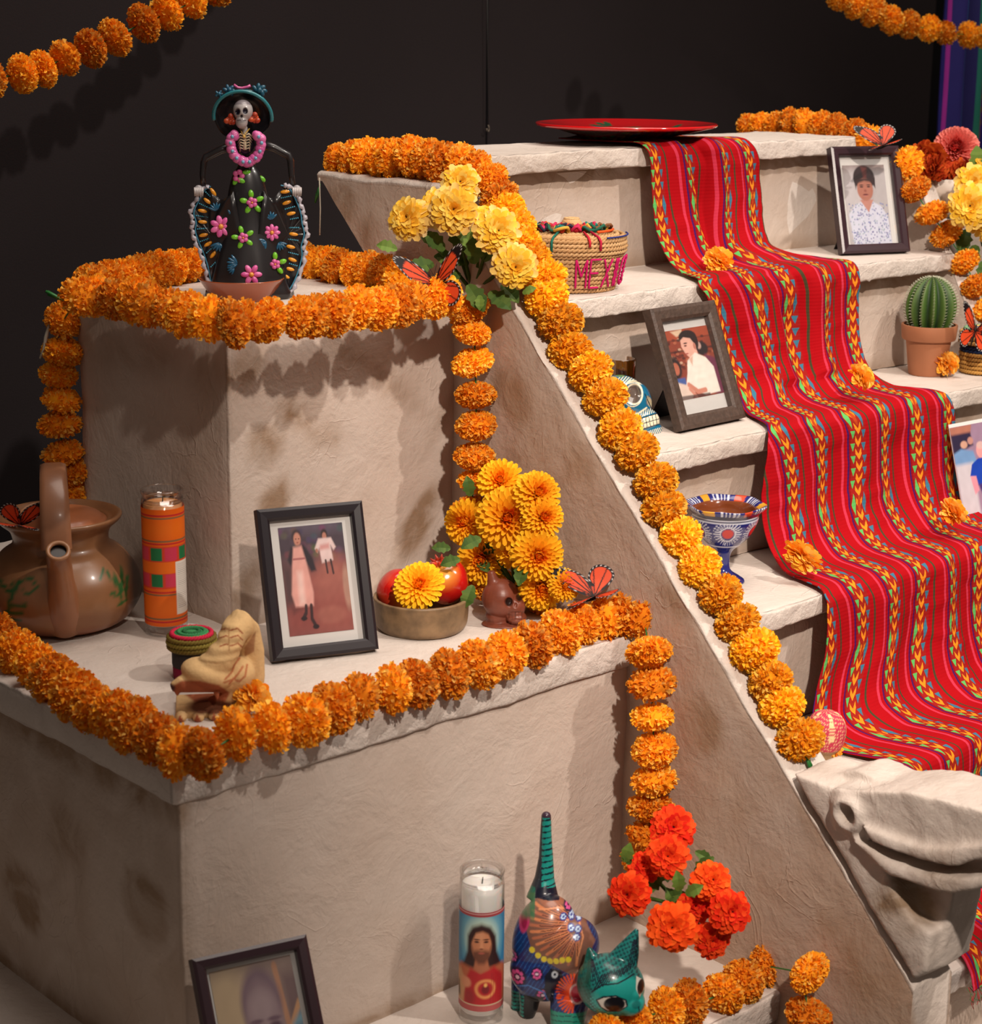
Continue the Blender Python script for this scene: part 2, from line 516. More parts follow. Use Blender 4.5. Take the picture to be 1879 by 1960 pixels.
# mirrored side of the pyramid behind the right ramp
XO = XR+.050
ab('upper_terrace', (XO-.01, -.075, ZB-.02), (XO+.42, .395, .048), .006, .03, .002, stain_shade_upper, seed=6)
ab('middle_terrace', (XO-.01, -DY, ZC-.02), (XO+.8, .45, ZB), .006, .04, .002, stain_shade_lower, seed=7)

def ramp(name, x0, x1, yr, zr, sl, yend, yback, seed):
    mb_v = []; fs = []; cols = []
    ys = []
    y = yback
    while y > yend: ys.append(y); y -= .012
    ys.append(yend)
    nz_ = 46; r = .010
    for y in ys:
        zt = zr if y > yr else zr-(yr-y)*sl
        k = abs(y-yr)
        if k < .02: zt -= .5*(.02-k)*.35
        zb = ZF if y < .15 else max(ZF, zr-(yback-y)*.97-.002)
        zb = min(zb, zt-.015)
        ring = []
        for i in range(nz_): ring.append((x0, zb+(zt-r-zb)*i/(nz_-1), i/(nz_-1)))
        for a in (25, 50, 75): ring.append((x0+r-r*math.cos(math.radians(a)), zt-r+r*math.sin(math.radians(a)), 1.5))
        for i in range(5): ring.append((x0+r+(x1-x0-2*r)*i/4, zt, 2))
        for a in (65, 40, 15): ring.append((x1-r+r*math.cos(math.radians(a)), zt-r+r*math.sin(math.radians(a)), 1.5))
        for i in range(nz_): ring.append((x1, zt-r+(zb-zt+r)*i/(nz_-1), 1-i/(nz_-1)))
        for (x, z, k2) in ring:
            p = Vector((x, y, z))
            edge = 1 if k2 >= 1.5 else 0
            p2 = p + nvec(p, 8, seed)*.003 + nvec(p, 30, seed)*(.0012+edge*.0022)
            s = 0
            if not edge:
                for (px, py), (ry, rz), kk in [((330*3.2,1230),(.02,.05),0),((1340,1390),(.05,.05),.6),((1290,1150),(.03,.04),.35),((980,760),(.04,.06),.55),((1010,930),(.08,.07),.6),((1100,900),(.05,.04),.35),((1650,1880),(.06,.05),.4),((650,400),(.05,.04),.7),((700,450),(.06,.03),.3),((1560,1560),(.03,.05),.5),((1600,1790),(.03,.05),.4),((1420,1540),(.04,.03),.3)]:
                    if kk and name == 'left':
                        q = at(px, py, x=W2)
                        a, b = (y-q.y), (z-q.z)
                        a, b = a*.7+b*.7, -a*.7+b*.7
                        s += blob((a, b), (0, 0), (rz, ry), kk)
                s += .18
            cols.append((min(1, s), .75 if edge else .22, 0 if edge else (.55+.45*min(1, max(0, -z/.7)) if name == 'left' else .2)))
            p2.z -= ZF
            mb_v.append(p2)
    m = 2*nz_+3+5+3
    for i in range(len(ys)-1):
        for k in range(m-1):
            a = i*m+k
            fs.append((a, a+1, a+1+m, a+m))
        a = i*m+m-1
        fs.append((a, i*m, (i+1)*m, a+m))
    fs.append(tuple(range(m-1, -1, -1))); fs.append(tuple((len(ys)-1)*m+k for k in range(m)))
    me = bpy.data.meshes.new('ramp_wall'); me.from_pydata(mb_v, [], fs); me.materials.append(M_PL)
    bm = bmesh.new(); bm.from_mesh(me); bmesh.ops.recalc_face_normals(bm, faces=bm.faces); bm.to_mesh(me); bm.free()
    me.polygons.foreach_set('use_smooth', [True]*len(me.polygons))
    me.set_sharp_from_angle(angle=math.radians(50))
    setcol(me, np.array(cols, dtype=np.float32))
    return link('ramp_wall', me, altar)
ramp('left', W2, XI, .0278, .1675, 1.0316, -.885, .332, 10.0)
A1 = at(1769, 377, x=XR); A2 = at(1857, 594, x=XR)
SR = (A1.z-A2.z)/(A1.y-A2.y)
ZR2 = .1675; YR2 = A1.y+(ZR2-A1.z)/SR
ramp('right', XR, XO, YR2, ZR2, SR, -.95, .34, 20.0)

def st_riser(p): return .35
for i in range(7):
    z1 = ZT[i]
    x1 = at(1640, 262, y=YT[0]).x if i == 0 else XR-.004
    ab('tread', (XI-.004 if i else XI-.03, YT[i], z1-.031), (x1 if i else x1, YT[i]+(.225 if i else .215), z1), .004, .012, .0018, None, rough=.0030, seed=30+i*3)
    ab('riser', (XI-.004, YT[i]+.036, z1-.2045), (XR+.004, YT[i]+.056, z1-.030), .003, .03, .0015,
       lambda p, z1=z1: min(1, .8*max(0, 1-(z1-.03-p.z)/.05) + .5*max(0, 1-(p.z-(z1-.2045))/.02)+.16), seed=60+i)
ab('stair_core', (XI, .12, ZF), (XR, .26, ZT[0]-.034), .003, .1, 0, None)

# serpent head that ends the left ramp
def P(px, py): 
    q = at(px, py, x=.402); return (q.y, q.z-ZF)
fx = lambda a, b, h: (h, a, b)
def pr(mb, pts, h0, h1): mb.prism([P(*q) for q in pts], fx, h0, h1)
mb = MB()
pr(mb, [(1512,1478),(1545,1490),(1640,1530),(1680,1560),(1655,1609),(1697,1669),(1713,1713),(1738,1764),(1779,1789),(1768,1868),(1746,1878),(1660,1735),(1590,1610)], .403, .500)
pr(mb, [(1640,1590),(1879,1660),(1880,1700),(1800,1700),(1786,1800),(1774,1870),(1700,1760)], .432, .498)
pr(mb, [(1590,1530),(1600,1508),(1637,1514),(1694,1512),(1754,1516),(1879,1549),(1990,1585),(2010,1625),(1879,1618),(1802,1622),(1732,1610),(1665,1578),(1640,1600),(1600,1588)], .398, .508)
pr(mb, [(1660,1572),(1732,1606),(1802,1620),(1879,1612),(2000,1600),(2010,1625),(1879,1641),(1846,1651),(1808,1648),(1745,1632),(1681,1604)], .386, .520)
pr(mb, [(1640,1600),(1669,1615),(1713,1644),(1776,1666),(1879,1675),(1980,1672),(1980,1690),(1879,1698),(1824,1708),(1776,1692),(1710,1670),(1660,1625)], .388, .518)
pr(mb, [(1552,1500),(1600,1488),(1668,1518),(1640,1545),(1590,1540)], .44, .512)
# raised ring of the eye
q = at(1628, 1556, x=.40)
er = .019
pts = [(.400, q.y+er*math.cos(a), q.z-ZF+er*math.sin(a)) for a in [2*math.pi*k/18 for k in range(19)]]
mb.tube(pts, .0075, 8, cap=False)
EY = at(1628, 1556, x=.400)
def sd(c, n):
    for i in range(len(c)):
        d = math.hypot(c[i][1]-EY.y, c[i][2]+ZF-EY.z)
        if d < .04 and c[i][0] < .43:
            c[i][0] = min(c[i][0], .404) - .0065*math.exp(-((d-.0175)/.0052)**2) + .010*max(0, 1-(d/.0115)**2)
        p = Vector(c[i]); v = noise.noise_vector(p*30)*.0022+noise.noise_vector(p*90)*.0007
        c[i] += np.array(v)
    return c
me = fuse('serpent_head', mb, .0038, smooth=5, disp=sd)
me.materials.append(M_PL)
c = co_of(me); cols = np.zeros((len(c), 3), dtype=np.float32); cols[:, 1] = .3
for i in range(len(c)):
    z = c[i, 2]+ZF; y = c[i, 1]
    s = 0
    for (px, py), r, k in [((1720,1730),.05,1.0),((1800,1660),.05,.35),((1700,1640),.03,.3)]:
        qq = at(px, py, x=.402); s += k*max(0, 1-((y-qq.y)**2+(z-qq.z)**2)/r**2)
    qq = at(1628, 1556, x=.40); d = math.hypot(y-qq.y, z-qq.z)
    s += .8*max(0, 1-d/.016)+.15
    cols[i, 0] = min(1, s)
setcol(me, cols)
sh = link('serpent_head', me, altar, 'carved open-mouthed serpent head at the foot of the ramp')

# ------------------------------------------------------------------ woven runner
def runner_mat():
    m = bpy.data.materials.new('woven stripes'); m.use_nodes = True
    nt = m.node_tree; b = nt.nodes['Principled BSDF']
    b.inputs['Roughness'].default_value = .85; b.inputs['Specular IOR Level'].default_value = .1
    uv = nt.nodes.new('ShaderNodeUVMap'); uv.uv_map = 'UVMap'
    sp = nt.nodes.new('ShaderNodeSeparateXYZ'); nt.links.new(uv.outputs[0], sp.inputs[0])
    u = N(nt, sp.outputs[0]) + 20.5; v = N(nt, sp.outputs[1])
    fu = u.fract() - .5                 # 0 = middle of an embroidered band
    ramp_ = nt.nodes.new('ShaderNodeValToRGB'); ramp_.color_ramp.interpolation = 'CONSTANT'
    g = u.fract(); nt.links.new(g.s, ramp_.inputs[0])
    red = (.37, .002, .006); red2 = (.25, .002, .006)
    # g: 0.5 band centre; 0.7..1..0..0.3 = stripes
    stops = [(0, red), (.09, (.56, .035, .075)), (.155, red), (.235, (.05, .008, .10)), (.275, red2), (.31, (.30, .012, .01)), (.70, red), (.80, (.055, .05, .022)), (.845, red), (.985, red)]
    cr = ramp_.color_ramp
    while len(cr.elements) > 1: cr.elements.remove(cr.elements[0])
    cr.elements[0].position = 0; cr.elements[0].color = (*stops[0][1], 1)
    for p, c in stops[1:]:
        e = cr.elements.new(p); e.color = (*c, 1)
    base = ramp_.outputs[0]
    af = fu.abs()
    inb = af.lt(.19)
    # chevrons down the middle
    ch = (v*1.0 + af*6.5).fract()
    chm = ch.lt(.46)*af.lt(.075)
    c = mixc(nt, chm, base, (.78, .26, .015))
    ch2 = ((v*1.0 + af*6.5).fract().gt(.66))*af.lt(.07)
    c = mixc(nt, ch2, c, (.30, .02, .008))
    big = (v*(1/7.0)).fract().lt(.30)
    # outer leaves: heart shapes, wide at the top
    side = (af - .135).abs()
    hv = (v*1.0).fract()
    small = side.lt(((hv*(-1) + .78)*.085))*hv.gt(.12)
    hb = (v*(1/7.0)).fract()
    bigm = side.lt(((hb - .15).abs()*(-1) + .13)*.42)*big
    leaf = small*(big*(-1)+1.0) + bigm
    dia = ((u*26 + v*1.5).fract().lt(.55))
    lf = leaf.sat()*inb
    left = fu.lt(0)
    lc = mixc(nt, left, (.04, .17, .26), (.10, .44, .11))
    c = mixc(nt, lf, c, lc)
    eye = ((fu*9)*(fu*9) + ((hb - .15)*3.6)*((hb - .15)*3.6))
    c = mixc(nt, eye.lt(.12)*inb, c, (.42, .05, .01))
    wv = nt.nodes.new('ShaderNodeTexNoise'); wv.inputs['Scale'].default_value = 700
    tc = nt.nodes.new('ShaderNodeTexCoord'); nt.links.new(tc.outputs['Object'], wv.inputs['Vector'])
    k = (N(nt, wv.outputs['Fac']) - .5)*.7
    c = mixc(nt, k.sat(), c, (.12, .01, .01))
    nt.links.new(c, b.inputs['Base Color'])
    bp = nt.nodes.new('ShaderNodeBump'); bp.inputs['Strength'].default_value = .16; bp.inputs['Distance'].default_value = .001
    hh = (v*22).sin()*.5 + lf*1.2 + chm*1.0
    nt.links.new(hh.s, bp.inputs['Height']); nt.links.new(bp.outputs['Normal'], b.inputs['Normal'])
    return m
M_RUN = runner_mat()
path = [(.285, ZT[0]+.004), (.20, ZT[0]+.004)]
keys = {}
for i in range(6):
    yn, zn = YT[i], ZT[i]+.0055
    base = len(path)
    last = i == 5
    path += [(yn+.05, zn), (yn+.012, zn+.001), (yn-.009, zn-.006), (yn-.016, zn-.03)]
    if last: keys[('n', i)] = base+2; break
    path += [(yn-.019, zn-.09), (yn-.030, zn-.140), (yn-.054, zn-.182), (yn-.092, zn-.2045+.001)]
    keys[('n', i)] = base+2; keys[('d', i)] = base+4; keys[('f', i)] = base+6; keys[('t', i)] = base+7
def X(px, py, key): return at(px, py, y=path[keys[key]][0]).x
KS = [(0.0, .90, 1.14, -.2, 3.3)]
def K(key, L, Rt, uL, uR):
    kx = keys[key]
    xl = L if not isinstance(L, tuple) else X(*L, key)
    xr = Rt if not isinstance(Rt, tuple) else X(*Rt, key)
    KS.append((kx, xl, xr, uL, uR))
K(('n',0), (1231,283), (1434,272), -.18, 3.32)
K(('d',0), (1243,400), (1460,390), -.18, 3.32)
K(('f',0), (1272,515), (1474,468), -.18, 3.34)
K(('t',0), (1300,540), (1560,480), -.18, 3.8)
K(('n',1), (1333,558), (1637,518), -.18, 4.15)
K(('d',1), (1368,650), (1644,610), -.22, 4.15)
K(('f',1), (1412,790), (1662,705), -.3, 4.2)
K(('n',2), (1465,830), (1812,762), -.25, 5.15)
K(('d',2), (1452,930), (1823,870), -.80, 5.2)
K(('f',2), (1478,1065), (1850,950), -.80, 5.35)
K(('n',3), (1577,1140), (1985,1040), -.85, 6.25)
K(('d',3), (1572,1240), (1985,1180), -1.2, 6.25)
K(('f',3), (1550,1365), (2020,1290), -1.25, 6.3)
K(('n',4), (1733,1476), (2130,1330), -1.3, 6.3)
K(('d',4), (1742,1570), (2130,1450), -1.4, 6.3)
K(('f',4), (1750,1690), (2130,1580), -1.4, 6.3)
K(('n',5), .575, 1.14, -1.4, 6.3)
def catmull(pts, per):
    out = []; par = []
    n = len(pts)
    for i in range(n-1):
        p0, p1, p2, p3 = pts[max(i-1,0)], pts[i], pts[i+1], pts[min(i+2,n-1)]
        for k in range(per):
            t = k/per
            out.append(tuple(.5*((2*p1[j])+(-p0[j]+p2[j])*t+(2*p0[j]-5*p1[j]+4*p2[j]-p3[j])*t*t+(-p0[j]+3*p1[j]-3*p2[j]+p3[j])*t**3) for j in range(len(p1))))
            par.append(i+t)
    out.append(tuple(pts[-1])); par.append(n-1)
    return out, par
cp, par = catmull(path, 9)
ks = np.array(KS); pk = np.array(par)
xl = np.interp(pk, ks[:,0], ks[:,1]); xr = np.interp(pk, ks[:,0], ks[:,2]); ul = np.interp(pk, ks[:,0], ks[:,3]); ur = np.interp(pk, ks[:,0], ks[:,4])
# soften the side curves
for _ in range(6):
    for a in (xl, xr, ul, ur): a[1:-1] = (a[:-2]+2*a[1:-1]+a[2:])/4
nc = 170; vs = []; uvs = []
arc = 0; rows = len(cp)
nR = keys[('n',0)]
for r in range(rows):
    y, z = cp[r]
    if r: arc += math.hypot(cp[r][0]-cp[r-1][0], cp[r][1]-cp[r-1][1])
    t0 = cp[min(r+1, rows-1)]; t1 = cp[max(r-1, 0)]
    ty, tz = t0[0]-t1[0], t0[1]-t1[1]; L = math.hypot(ty, tz) or 1
    ny, nz_ = tz/L, -ty/L     # outward (up / forward)
    if nz_ < 0 and ny > 0: ny, nz_ = -ny, -nz_
    p = par[r]
    pr01 = max(0, 1-abs(p-(keys[('d',0)]))/9.0)
    drop = max(0.0, min(1.0, abs(tz)/L*1.4-.15))
    for c_ in range(nc+1):
        f = c_/nc
        u = ul[r]+(ur[r]-ul[r])*f
        x = xl[r]+(xr[r]-xl[r])*f
        x += .006*math.sin(p*.9+f*5)*drop*min(1, f*6)*min(1, (1-f)*6)
        h = (.0028*math.sin(u*2*math.pi*.5+1.3*math.sin(p*.35))+.0075*noise.noise(Vector((u*.9, p*.25, 5)))+.0022*noise.noise(Vector((u*2.7, p*.8, 1))))*(.25+drop)
        h += .0016*max(0, noise.noise(Vector((u*1.2, arc*38, 9)))-.1)*drop*3
        # deep fold down the middle of the two upper flights
        fc = .43+.02*(p-6)*.5
        if p < keys[('f',1)]:
            g = math.exp(-((f-fc)/.05)**2)
            h -= .016*g*(0.25+drop)*min(1, max(0, (keys[('f',1)]-p)/3))
            h += .011*(math.exp(-((f-fc-.13)/.07)**2)+math.exp(-((f-fc+.13)/.07)**2))*(.3+drop)
        nd = min(abs(p-keys[('n', j)]) for j in range(6))
        h = max(h, -.0005-.015*drop*drop*min(1, max(0, nd-1.2)))+.003
        vs.append((x, y+ny*h, z+nz_*h))
        uvs.append((u, arc/.0205))
fs = []
for r in range(rows-1):
    for c_ in range(nc):
        a = r*(nc+1)+c_
        fs.append((a, a+nc+1, a+nc+2, a+1))
run = thing('woven_runner', 'long red striped woven cloth running down the stairs', 'cloth', (.9, 0, ZT[0]))
o_ = Vector((.9, 0, ZT[0]))
me = bpy.data.meshes.new('cloth'); me.from_pydata([Vector(v)-o_ for v in vs], [], fs); me.materials.append(M_RUN)
ul_ = me.uv_layers.new(name='UVMap')
li = np.empty(len(me.loops), dtype=np.int32); me.loops.foreach_get('vertex_index', li)
ul_.data.foreach_set('uv', np.array(uvs, dtype=np.float32)[li].ravel())
me.polygons.foreach_set('use_smooth', [True]*len(fs))
ro = link('cloth', me, run)
so = ro.modifiers.new('thick', 'SOLIDIFY'); so.thickness = .0016; so.offset = -1
# frayed hem
mb = MB()
for i in range(170):
    x = .575+.565*i/170+random.uniform(-.001, .001)
    y0, z0 = cp[-1]; L = random.uniform(.012, .026)
    pts = [(x-.9, y0+.004, z0+.002-ZT[0])]
    for k in range(1, 4): pts.append((x-.9+random.uniform(-.003, .003)*k, y0-.0045*k*.4-.002, z0-ZT[0]-L*k/3))
    mb.tube(pts, .0006, 4, random.choice([(.42,.01,.015), (.42,.01,.015), (.05,.16,.05), (.30,.01,.01)]))
mb.build('fringe', M_VCM, run)
run.children[-1]['kind'] = 'stuff'

# dark striped textile at the right edge
def hang_mat():
    m = bpy.data.materials.new('hanging stripes'); m.use_nodes = True
    nt = m.node_tree; b = nt.nodes['Principled BSDF']; b.inputs['Roughness'].default_value = .8
    uv = nt.nodes.new('ShaderNodeUVMap'); uv.uv_map = 'UVMap'
    sp = nt.nodes.new('ShaderNodeSeparateXYZ'); nt.links.new(uv.outputs[0], sp.inputs[0])
    u = N(nt, sp.outputs[0]); v = N(nt, sp.outputs[1])
    r = nt.nodes.new('ShaderNodeValToRGB'); r.color_ramp.interpolation = 'CONSTANT'
    nt.links.new(u.fract().s, r.inputs[0])
    st = [(0,(.016,.012,.20)),(.13,(.40,.02,.34)),(.17,(.016,.012,.16)),(.31,(.02,.12,.45)),(.36,(.012,.010,.13)),(.50,(.24,.015,.16)),(.54,(.012,.010,.12)),(.66,(.01,.18,.13)),(.74,(.55,.03,.32)),(.82,(.42,.18,.02)),(.92,(.10,.02,.18))]
    cr = r.color_ramp
    while len(cr.elements) > 1: cr.elements.remove(cr.elements[0])
    cr.elements[0].color = (*st[0][1], 1); cr.elements[0].position = 0
    for p_, c_ in st[1:]: e = cr.elements.new(p_); e.color = (*c_, 1)
    emb = (u.fract().gt(.76))*((v*30 + (u*8).sin()*.6).fract().lt(.4))
    c = mixc(nt, emb, r.outputs[0], (.20, .09, .02))
    nt.links.new(c, b.inputs['Base Color'])
    return m
p0 = at(1812, 0, y=.62); p1 = at(1900, 0, y=.62)
vs = []; fs = []; uvs = []
w = (p1.x-p0.x)
nx, nz2 = 120, 60
for j in range(nz2+1):
    z = at(1850, -60, y=.62).z - (j/nz2)*.95
    for i in range(nx+1):
        f = i/nx
        x = p0.x + w*1.9*f + .02*(j/nz2)**1.5*(1-f)*1.2 
        y = .62 + .018*math.sin(f*2*math.pi*4.5+.3*math.sin(j*.1))
        vs.append((x-p0.x, y-.62, z)); uvs.append((f*1.9, j/nz2))
for j in range(nz2):
    for i in range(nx):
        a = j*(nx+1)+i; fs.append((a, a+1, a+nx+2, a+nx+1))
me = bpy.data.meshes.new('hanging_textile'); me.from_pydata(vs, [], fs); me.materials.append(hang_mat())
l_ = me.uv_layers.new(name='UVMap'); li = np.empty(len(me.loops), dtype=np.int32); me.loops.foreach_get('vertex_index', li)
l_.data.foreach_set('uv', np.array(uvs, dtype=np.float32)[li].ravel())
me.polygons.foreach_set('use_smooth', [True]*len(fs))
ht = link('hanging_textile', me); ht.location = (p0.x, .62, 0)
ht.modifiers.new('thick', 'SOLIDIFY').thickness = .0015
tag(ht, 'dark blue and purple striped cloth hanging beside the wall', 'cloth')
# ------------------------------------------------------------------ marigold pompoms
def rot_to(d):
    return Vector((0, 0, 1)).rotation_difference(Vector(d)).to_matrix()
def petal(mb, base, R, L, w, curl, col, cup=.3, nseg=3, ruff=0.0, tipw=.8):
    """curved petal: starts at base, along local z of R, curls towards local x"""
    vs = []; fs = []
    for i in range(nseg+1):
        t = i/nseg
        ww = w*(.35+.65*math.sin(math.pi*min(1, t*.62+.12)))*(1 if t < 1 else tipw)
        a = curl*t
        z = L*(math.sin(a)/curl if abs(curl) > 1e-3 else t); x = L*((1-math.cos(a))/curl if abs(curl) > 1e-3 else 0)
        rz = random.uniform(-ruff, ruff)*L*t
        vs.append(base + R @ Vector((x+cup*ww*.5+rz, -ww/2, z)))
        vs.append(base + R @ Vector((x, 0, z+(w*.12 if i == nseg else 0))))
        vs.append(base + R @ Vector((x+cup*ww*.5-rz, ww/2, z)))
    for i in range(nseg):
        a = i*3
        fs += [(a, a+1, a+4, a+3), (a+1, a+2, a+5, a+4)]
    mb.add(vs, fs, col)
def frame_of(d, roll):
    """matrix whose z is d, x/y spun by roll"""
    return rot_to(d) @ Matrix.Rotation(roll, 3, 'Z')
def lerp(a, b, t): return tuple(x+(y-x)*t for x, y in zip(a, b))
O_HI, O_MID, O_LO = (.975, .66, .16), (.975, .42, .025), (.97, .26, .008)
Y_HI, Y_MID, Y_LO = (.975, .70, .14), (.975, .50, .020), (.97, .33, .008)
def pompom(name, seed, n=760, flat=.80, pal=(O_HI, O_MID, O_LO)):
    random.seed(seed)
    mb = MB()
    mb.ball((0, 0, 0), (.80, .80, .80*flat), lerp(pal[2], pal[1], .4), nu=14, nv=9)
    for i in range(n):
        z = 1-2*(i+.5)/n; ph = i*2.399963+random.uniform(-.25, .25)
        r = math.sqrt(max(0, 1-z*z))
        d = Vector((r*math.cos(ph), r*math.sin(ph), z)).normalized()
        t = random.random()
        col = lerp(pal[1], pal[0], t*t*.9) if random.random() < .62 else lerp(pal[2], pal[1], random.random())
        dd = (d + Vector((random.gauss(0, .28), random.gauss(0, .28), random.gauss(0, .28)))).normalized()
        R = frame_of(dd, random.uniform(0, 6.28))
        k = 1-(1-flat)*abs(d.z)
        b = Vector((d.x*.62, d.y*.62, d.z*.62*flat))
        petal(mb, b, R, random.uniform(.30, .42)*k, random.uniform(.09, .18), random.uniform(-.9, .9), col, cup=random.uniform(-.5, .5), nseg=2, ruff=.25, tipw=random.uniform(.5, 1.1))
    return mb.mesh(name, M_POM, True)
POMS = [pompom('pompom', 100+i, 760, .66) for i in range(4)] + [pompom('pompom', 120, 400, .62), pompom('pompom', 121, 400, .62)]
YPOMS = [pompom('pompom', 140+i, 760, .85, (Y_HI, Y_MID, Y_LO)) for i in range(4)]
M_STEM = mat('green wire', (.02, .16, .03), rough=.5)
M_CORD = mat('pale cord', (.50, .46, .38), rough=.8)

def resample(pts, step):
    pts = [Vector(p) for p in pts]; out = [pts[0].copy()]; acc = 0
    cur = pts[0].copy()
    for q in pts[1:]:
        while (q-cur).length + acc >= step:
            cur = cur + (q-cur).normalized()*(step-acc)
            out.append(cur.copy()); acc = 0
        acc += (q-cur).length; cur = q.copy()
    return out
def smoothpts(pts, per=6):
    c, _ = catmull([tuple(p) for p in pts], per); return [Vector(p) for p in c]
gseed = [0]
def garland(name, label, pts, step=None, R=.0295, var=POMS, group=None, exact=False, jit=.0025, flatvar=None, spread=None):
    gseed[0] += 1
    rnd = random.Random(gseed[0]*77)
    t = thing(name, label, 'garland', pts[0], group=group)
    o0 = Vector(pts[0])
    P_ = [Vector(p) for p in pts] if exact else resample(smoothpts(pts), step)
    sp = MB(); sp.tube([p-o0 for p in P_], .0012, 5, (.1, .3, .08)); sp.build('string', M_STEM, t)
    for i, p in enumerate(P_):
        tg = (P_[min(i+1, len(P_)-1)]-P_[max(i-1, 0)]).normalized()
        tg = (tg + Vector((rnd.gauss(0, .15), rnd.gauss(0, .15), rnd.gauss(0, .15)))).normalized()
        me = rnd.choice(var if flatvar is None else flatvar)
        o = bpy.data.objects.new('pompom', me); COL.objects.link(o); o.parent = t
        s = R*1.12*rnd.uniform(.95, 1.06)
        o.location = p-o0 + Vector((rnd.gauss(0, jit), rnd.gauss(0, jit), rnd.gauss(0, jit*.6)))
        m3 = rot_to(tg) @ Matrix.Rotation(rnd.uniform(0, 6.28), 3, 'Z')
        o.rotation_euler = m3.to_euler()
        o.scale = (s*rnd.uniform(.95, 1.05), s*rnd.uniform(.95, 1.05), s*rnd.uniform(.92, 1.08))
    return t
def stem_tip(t, a, b, w=.003, n=3):
    mb = MB(); o0 = t.location
    for k in range(n):
        off = Vector((random.uniform(-1, 1), random.uniform(-1, 1), random.uniform(-1, 1)))*w*.8
        mb.tube([Vector(a)-o0, (Vector(a)+Vector(b))*.5-o0+off*.5, Vector(b)-o0+off], w*.6, 6)
    mb.build('wire_stem', M_STEM, t)
def on_right(px, py, off=.034):
    v = ray(px, py); n = Vector((0, -SR, 1)); c = ZR2+off-SR*YR2
    return CAM + v*((c-n.dot(CAM))/n.dot(v))
def pxs(lst, **k): return [at(a, b, **k) for a, b in lst]

ht_ = .024
g = garland('marigold_garland', 'orange marigold garland along the front and left edges of the upper terrace',
    pxs([(134,940),(138,905),(118,865),(117,815),(116,768),(115,718),(118,672),(122,612)], y=.405) +
    pxs([(150,570),(185,566),(222,572),(258,578),(292,584),(328,590),(362,600),(400,612),(444,618),(478,612),(520,610),(560,607),(600,604),(640,600),(680,594),(718,588),(755,582),(790,576),(825,570),(856,566)], z=ht_),
    R=.0290, exact=True, flatvar=POMS)
a = at(122, 575, y=.405); stem_tip(g, a, at(92, 560, y=.42), .004)
mb = MB(); mb.tube([at(x_, y_, y=.41)-g.location for x_, y_ in [(95,618),(88,645),(84,668),(76,686)]], [.0018,.003,.002,.0015], 6); mb.build('loose_cord', M_CORD, g)
garland('marigold_garland', 'orange marigold garland along the back of the upper terrace behind the skeleton lady',
    pxs([(175,545),(215,536),(255,528),(292,520),(332,512),(368,506),(400,502),(440,498),(480,496),(520,494),(560,495),(600,500),(632,506),(662,512),(692,518),(722,522),(752,528),(780,540)], z=.026),
    step=.037, R=.0290)
garland('marigold_garland', 'orange marigold garland hanging straight down between the upper terrace and the left ramp',
    pxs([(903,592),(908,638),(909,695),(911,755),(911,815),(912,873),(908,925),(900,975)], x=W2-.036) + [at(940,1120,z=ZB+.03), at(985,1138,z=ZB+.03), at(1030,1135,z=ZB+.03), at(1092,1118,z=ZB+.03)],
    R=.0285, exact=True, flatvar=POMS[:4])
g = garland('marigold_garland', 'long orange marigold garland lying down the whole left ramp',
    pxs([(644,312),(672,306),(700,303),(730,301),(760,302),(790,304),(820,307),(850,311),(880,317),(908,326),(932,348),(953,378),(968,408),(982,438),(1000,470),(1018,502),(1034,532),(1052,572),(1075,620),(1092,668),(1130,712),(1158,765),(1185,820),(1217,868),(1250,920),(1272,975),(1303,1028),(1340,1085),(1375,1137),(1410,1190),(1440,1243),(1470,1300),(1505,1350),(1533,1413)], x=.447),
    R=.0300, exact=True, var=YPOMS)
for i, c_ in enumerate(sorted([c for c in g.children if c.name.startswith('pompom')], key=lambda c: -c.location.y)):
    if i < 12: c_.data = POMS[i % 4]
stem_tip(g, at(1540,1440,x=.447), at(1549,1468,x=.447), .004, 5)
q = at(612, 345, x=.40); mb = MB()
mb.tube([at(x_, y_, x=.40)-g.location for x_, y_ in [(611,340),(612,370),(613,400),(612,450)]], .0011, 6); mb.build('loose_cord', M_CORD, g)
mb = MB(); mb.tube([at(x_, y_, x=.41)-g.location for x_, y_ in [(613,352),(607,372),(603,388)]], [.001,.003,.0015], 6); mb.build('wire_stem', M_STEM, g)
g = garland('marigold_garland', 'orange marigold garland along the middle ledge, turning down beside the left ramp',
    pxs([(-40,1205),(-5,1225),(32,1248),(68,1272),(104,1300),(140,1330),(178,1352),(215,1368),(255,1388),(296,1418),(335,1440),(386,1446),(452,1408),(520,1392),(580,1378),(638,1352),(692,1332),(745,1318),(803,1306),(858,1290),(914,1272),(966,1256),(1016,1236),(1066,1212),(1112,1196),(1156,1185),(1198,1178),(1232,1186)], z=ZB+.024) +
    pxs([(1243,1245),(1247,1310),(1249,1372),(1251,1436),(1249,1492),(1247,1545),(1240,1600),(1232,1650)], x=W2-.036),
    R=.0305, exact=True, var=POMS)
stem_tip(g, at(1262,1190,y=-.40), at(1307,1220,y=-.43), .0035, 4)
garland('marigold_garland', 'orange marigold garland on the lowest ledge turning down its right corner',
    pxs([(1170,1985),(1218,1952),(1272,1934),(1330,1922),(1384,1902),(1425,1878),(1462,1848)], z=ZC+.026) +
    pxs([(1538,1862),(1545,1940),(1548,2005)], x=W2-.036),
    R=.0290, exact=True, var=POMS[:4])
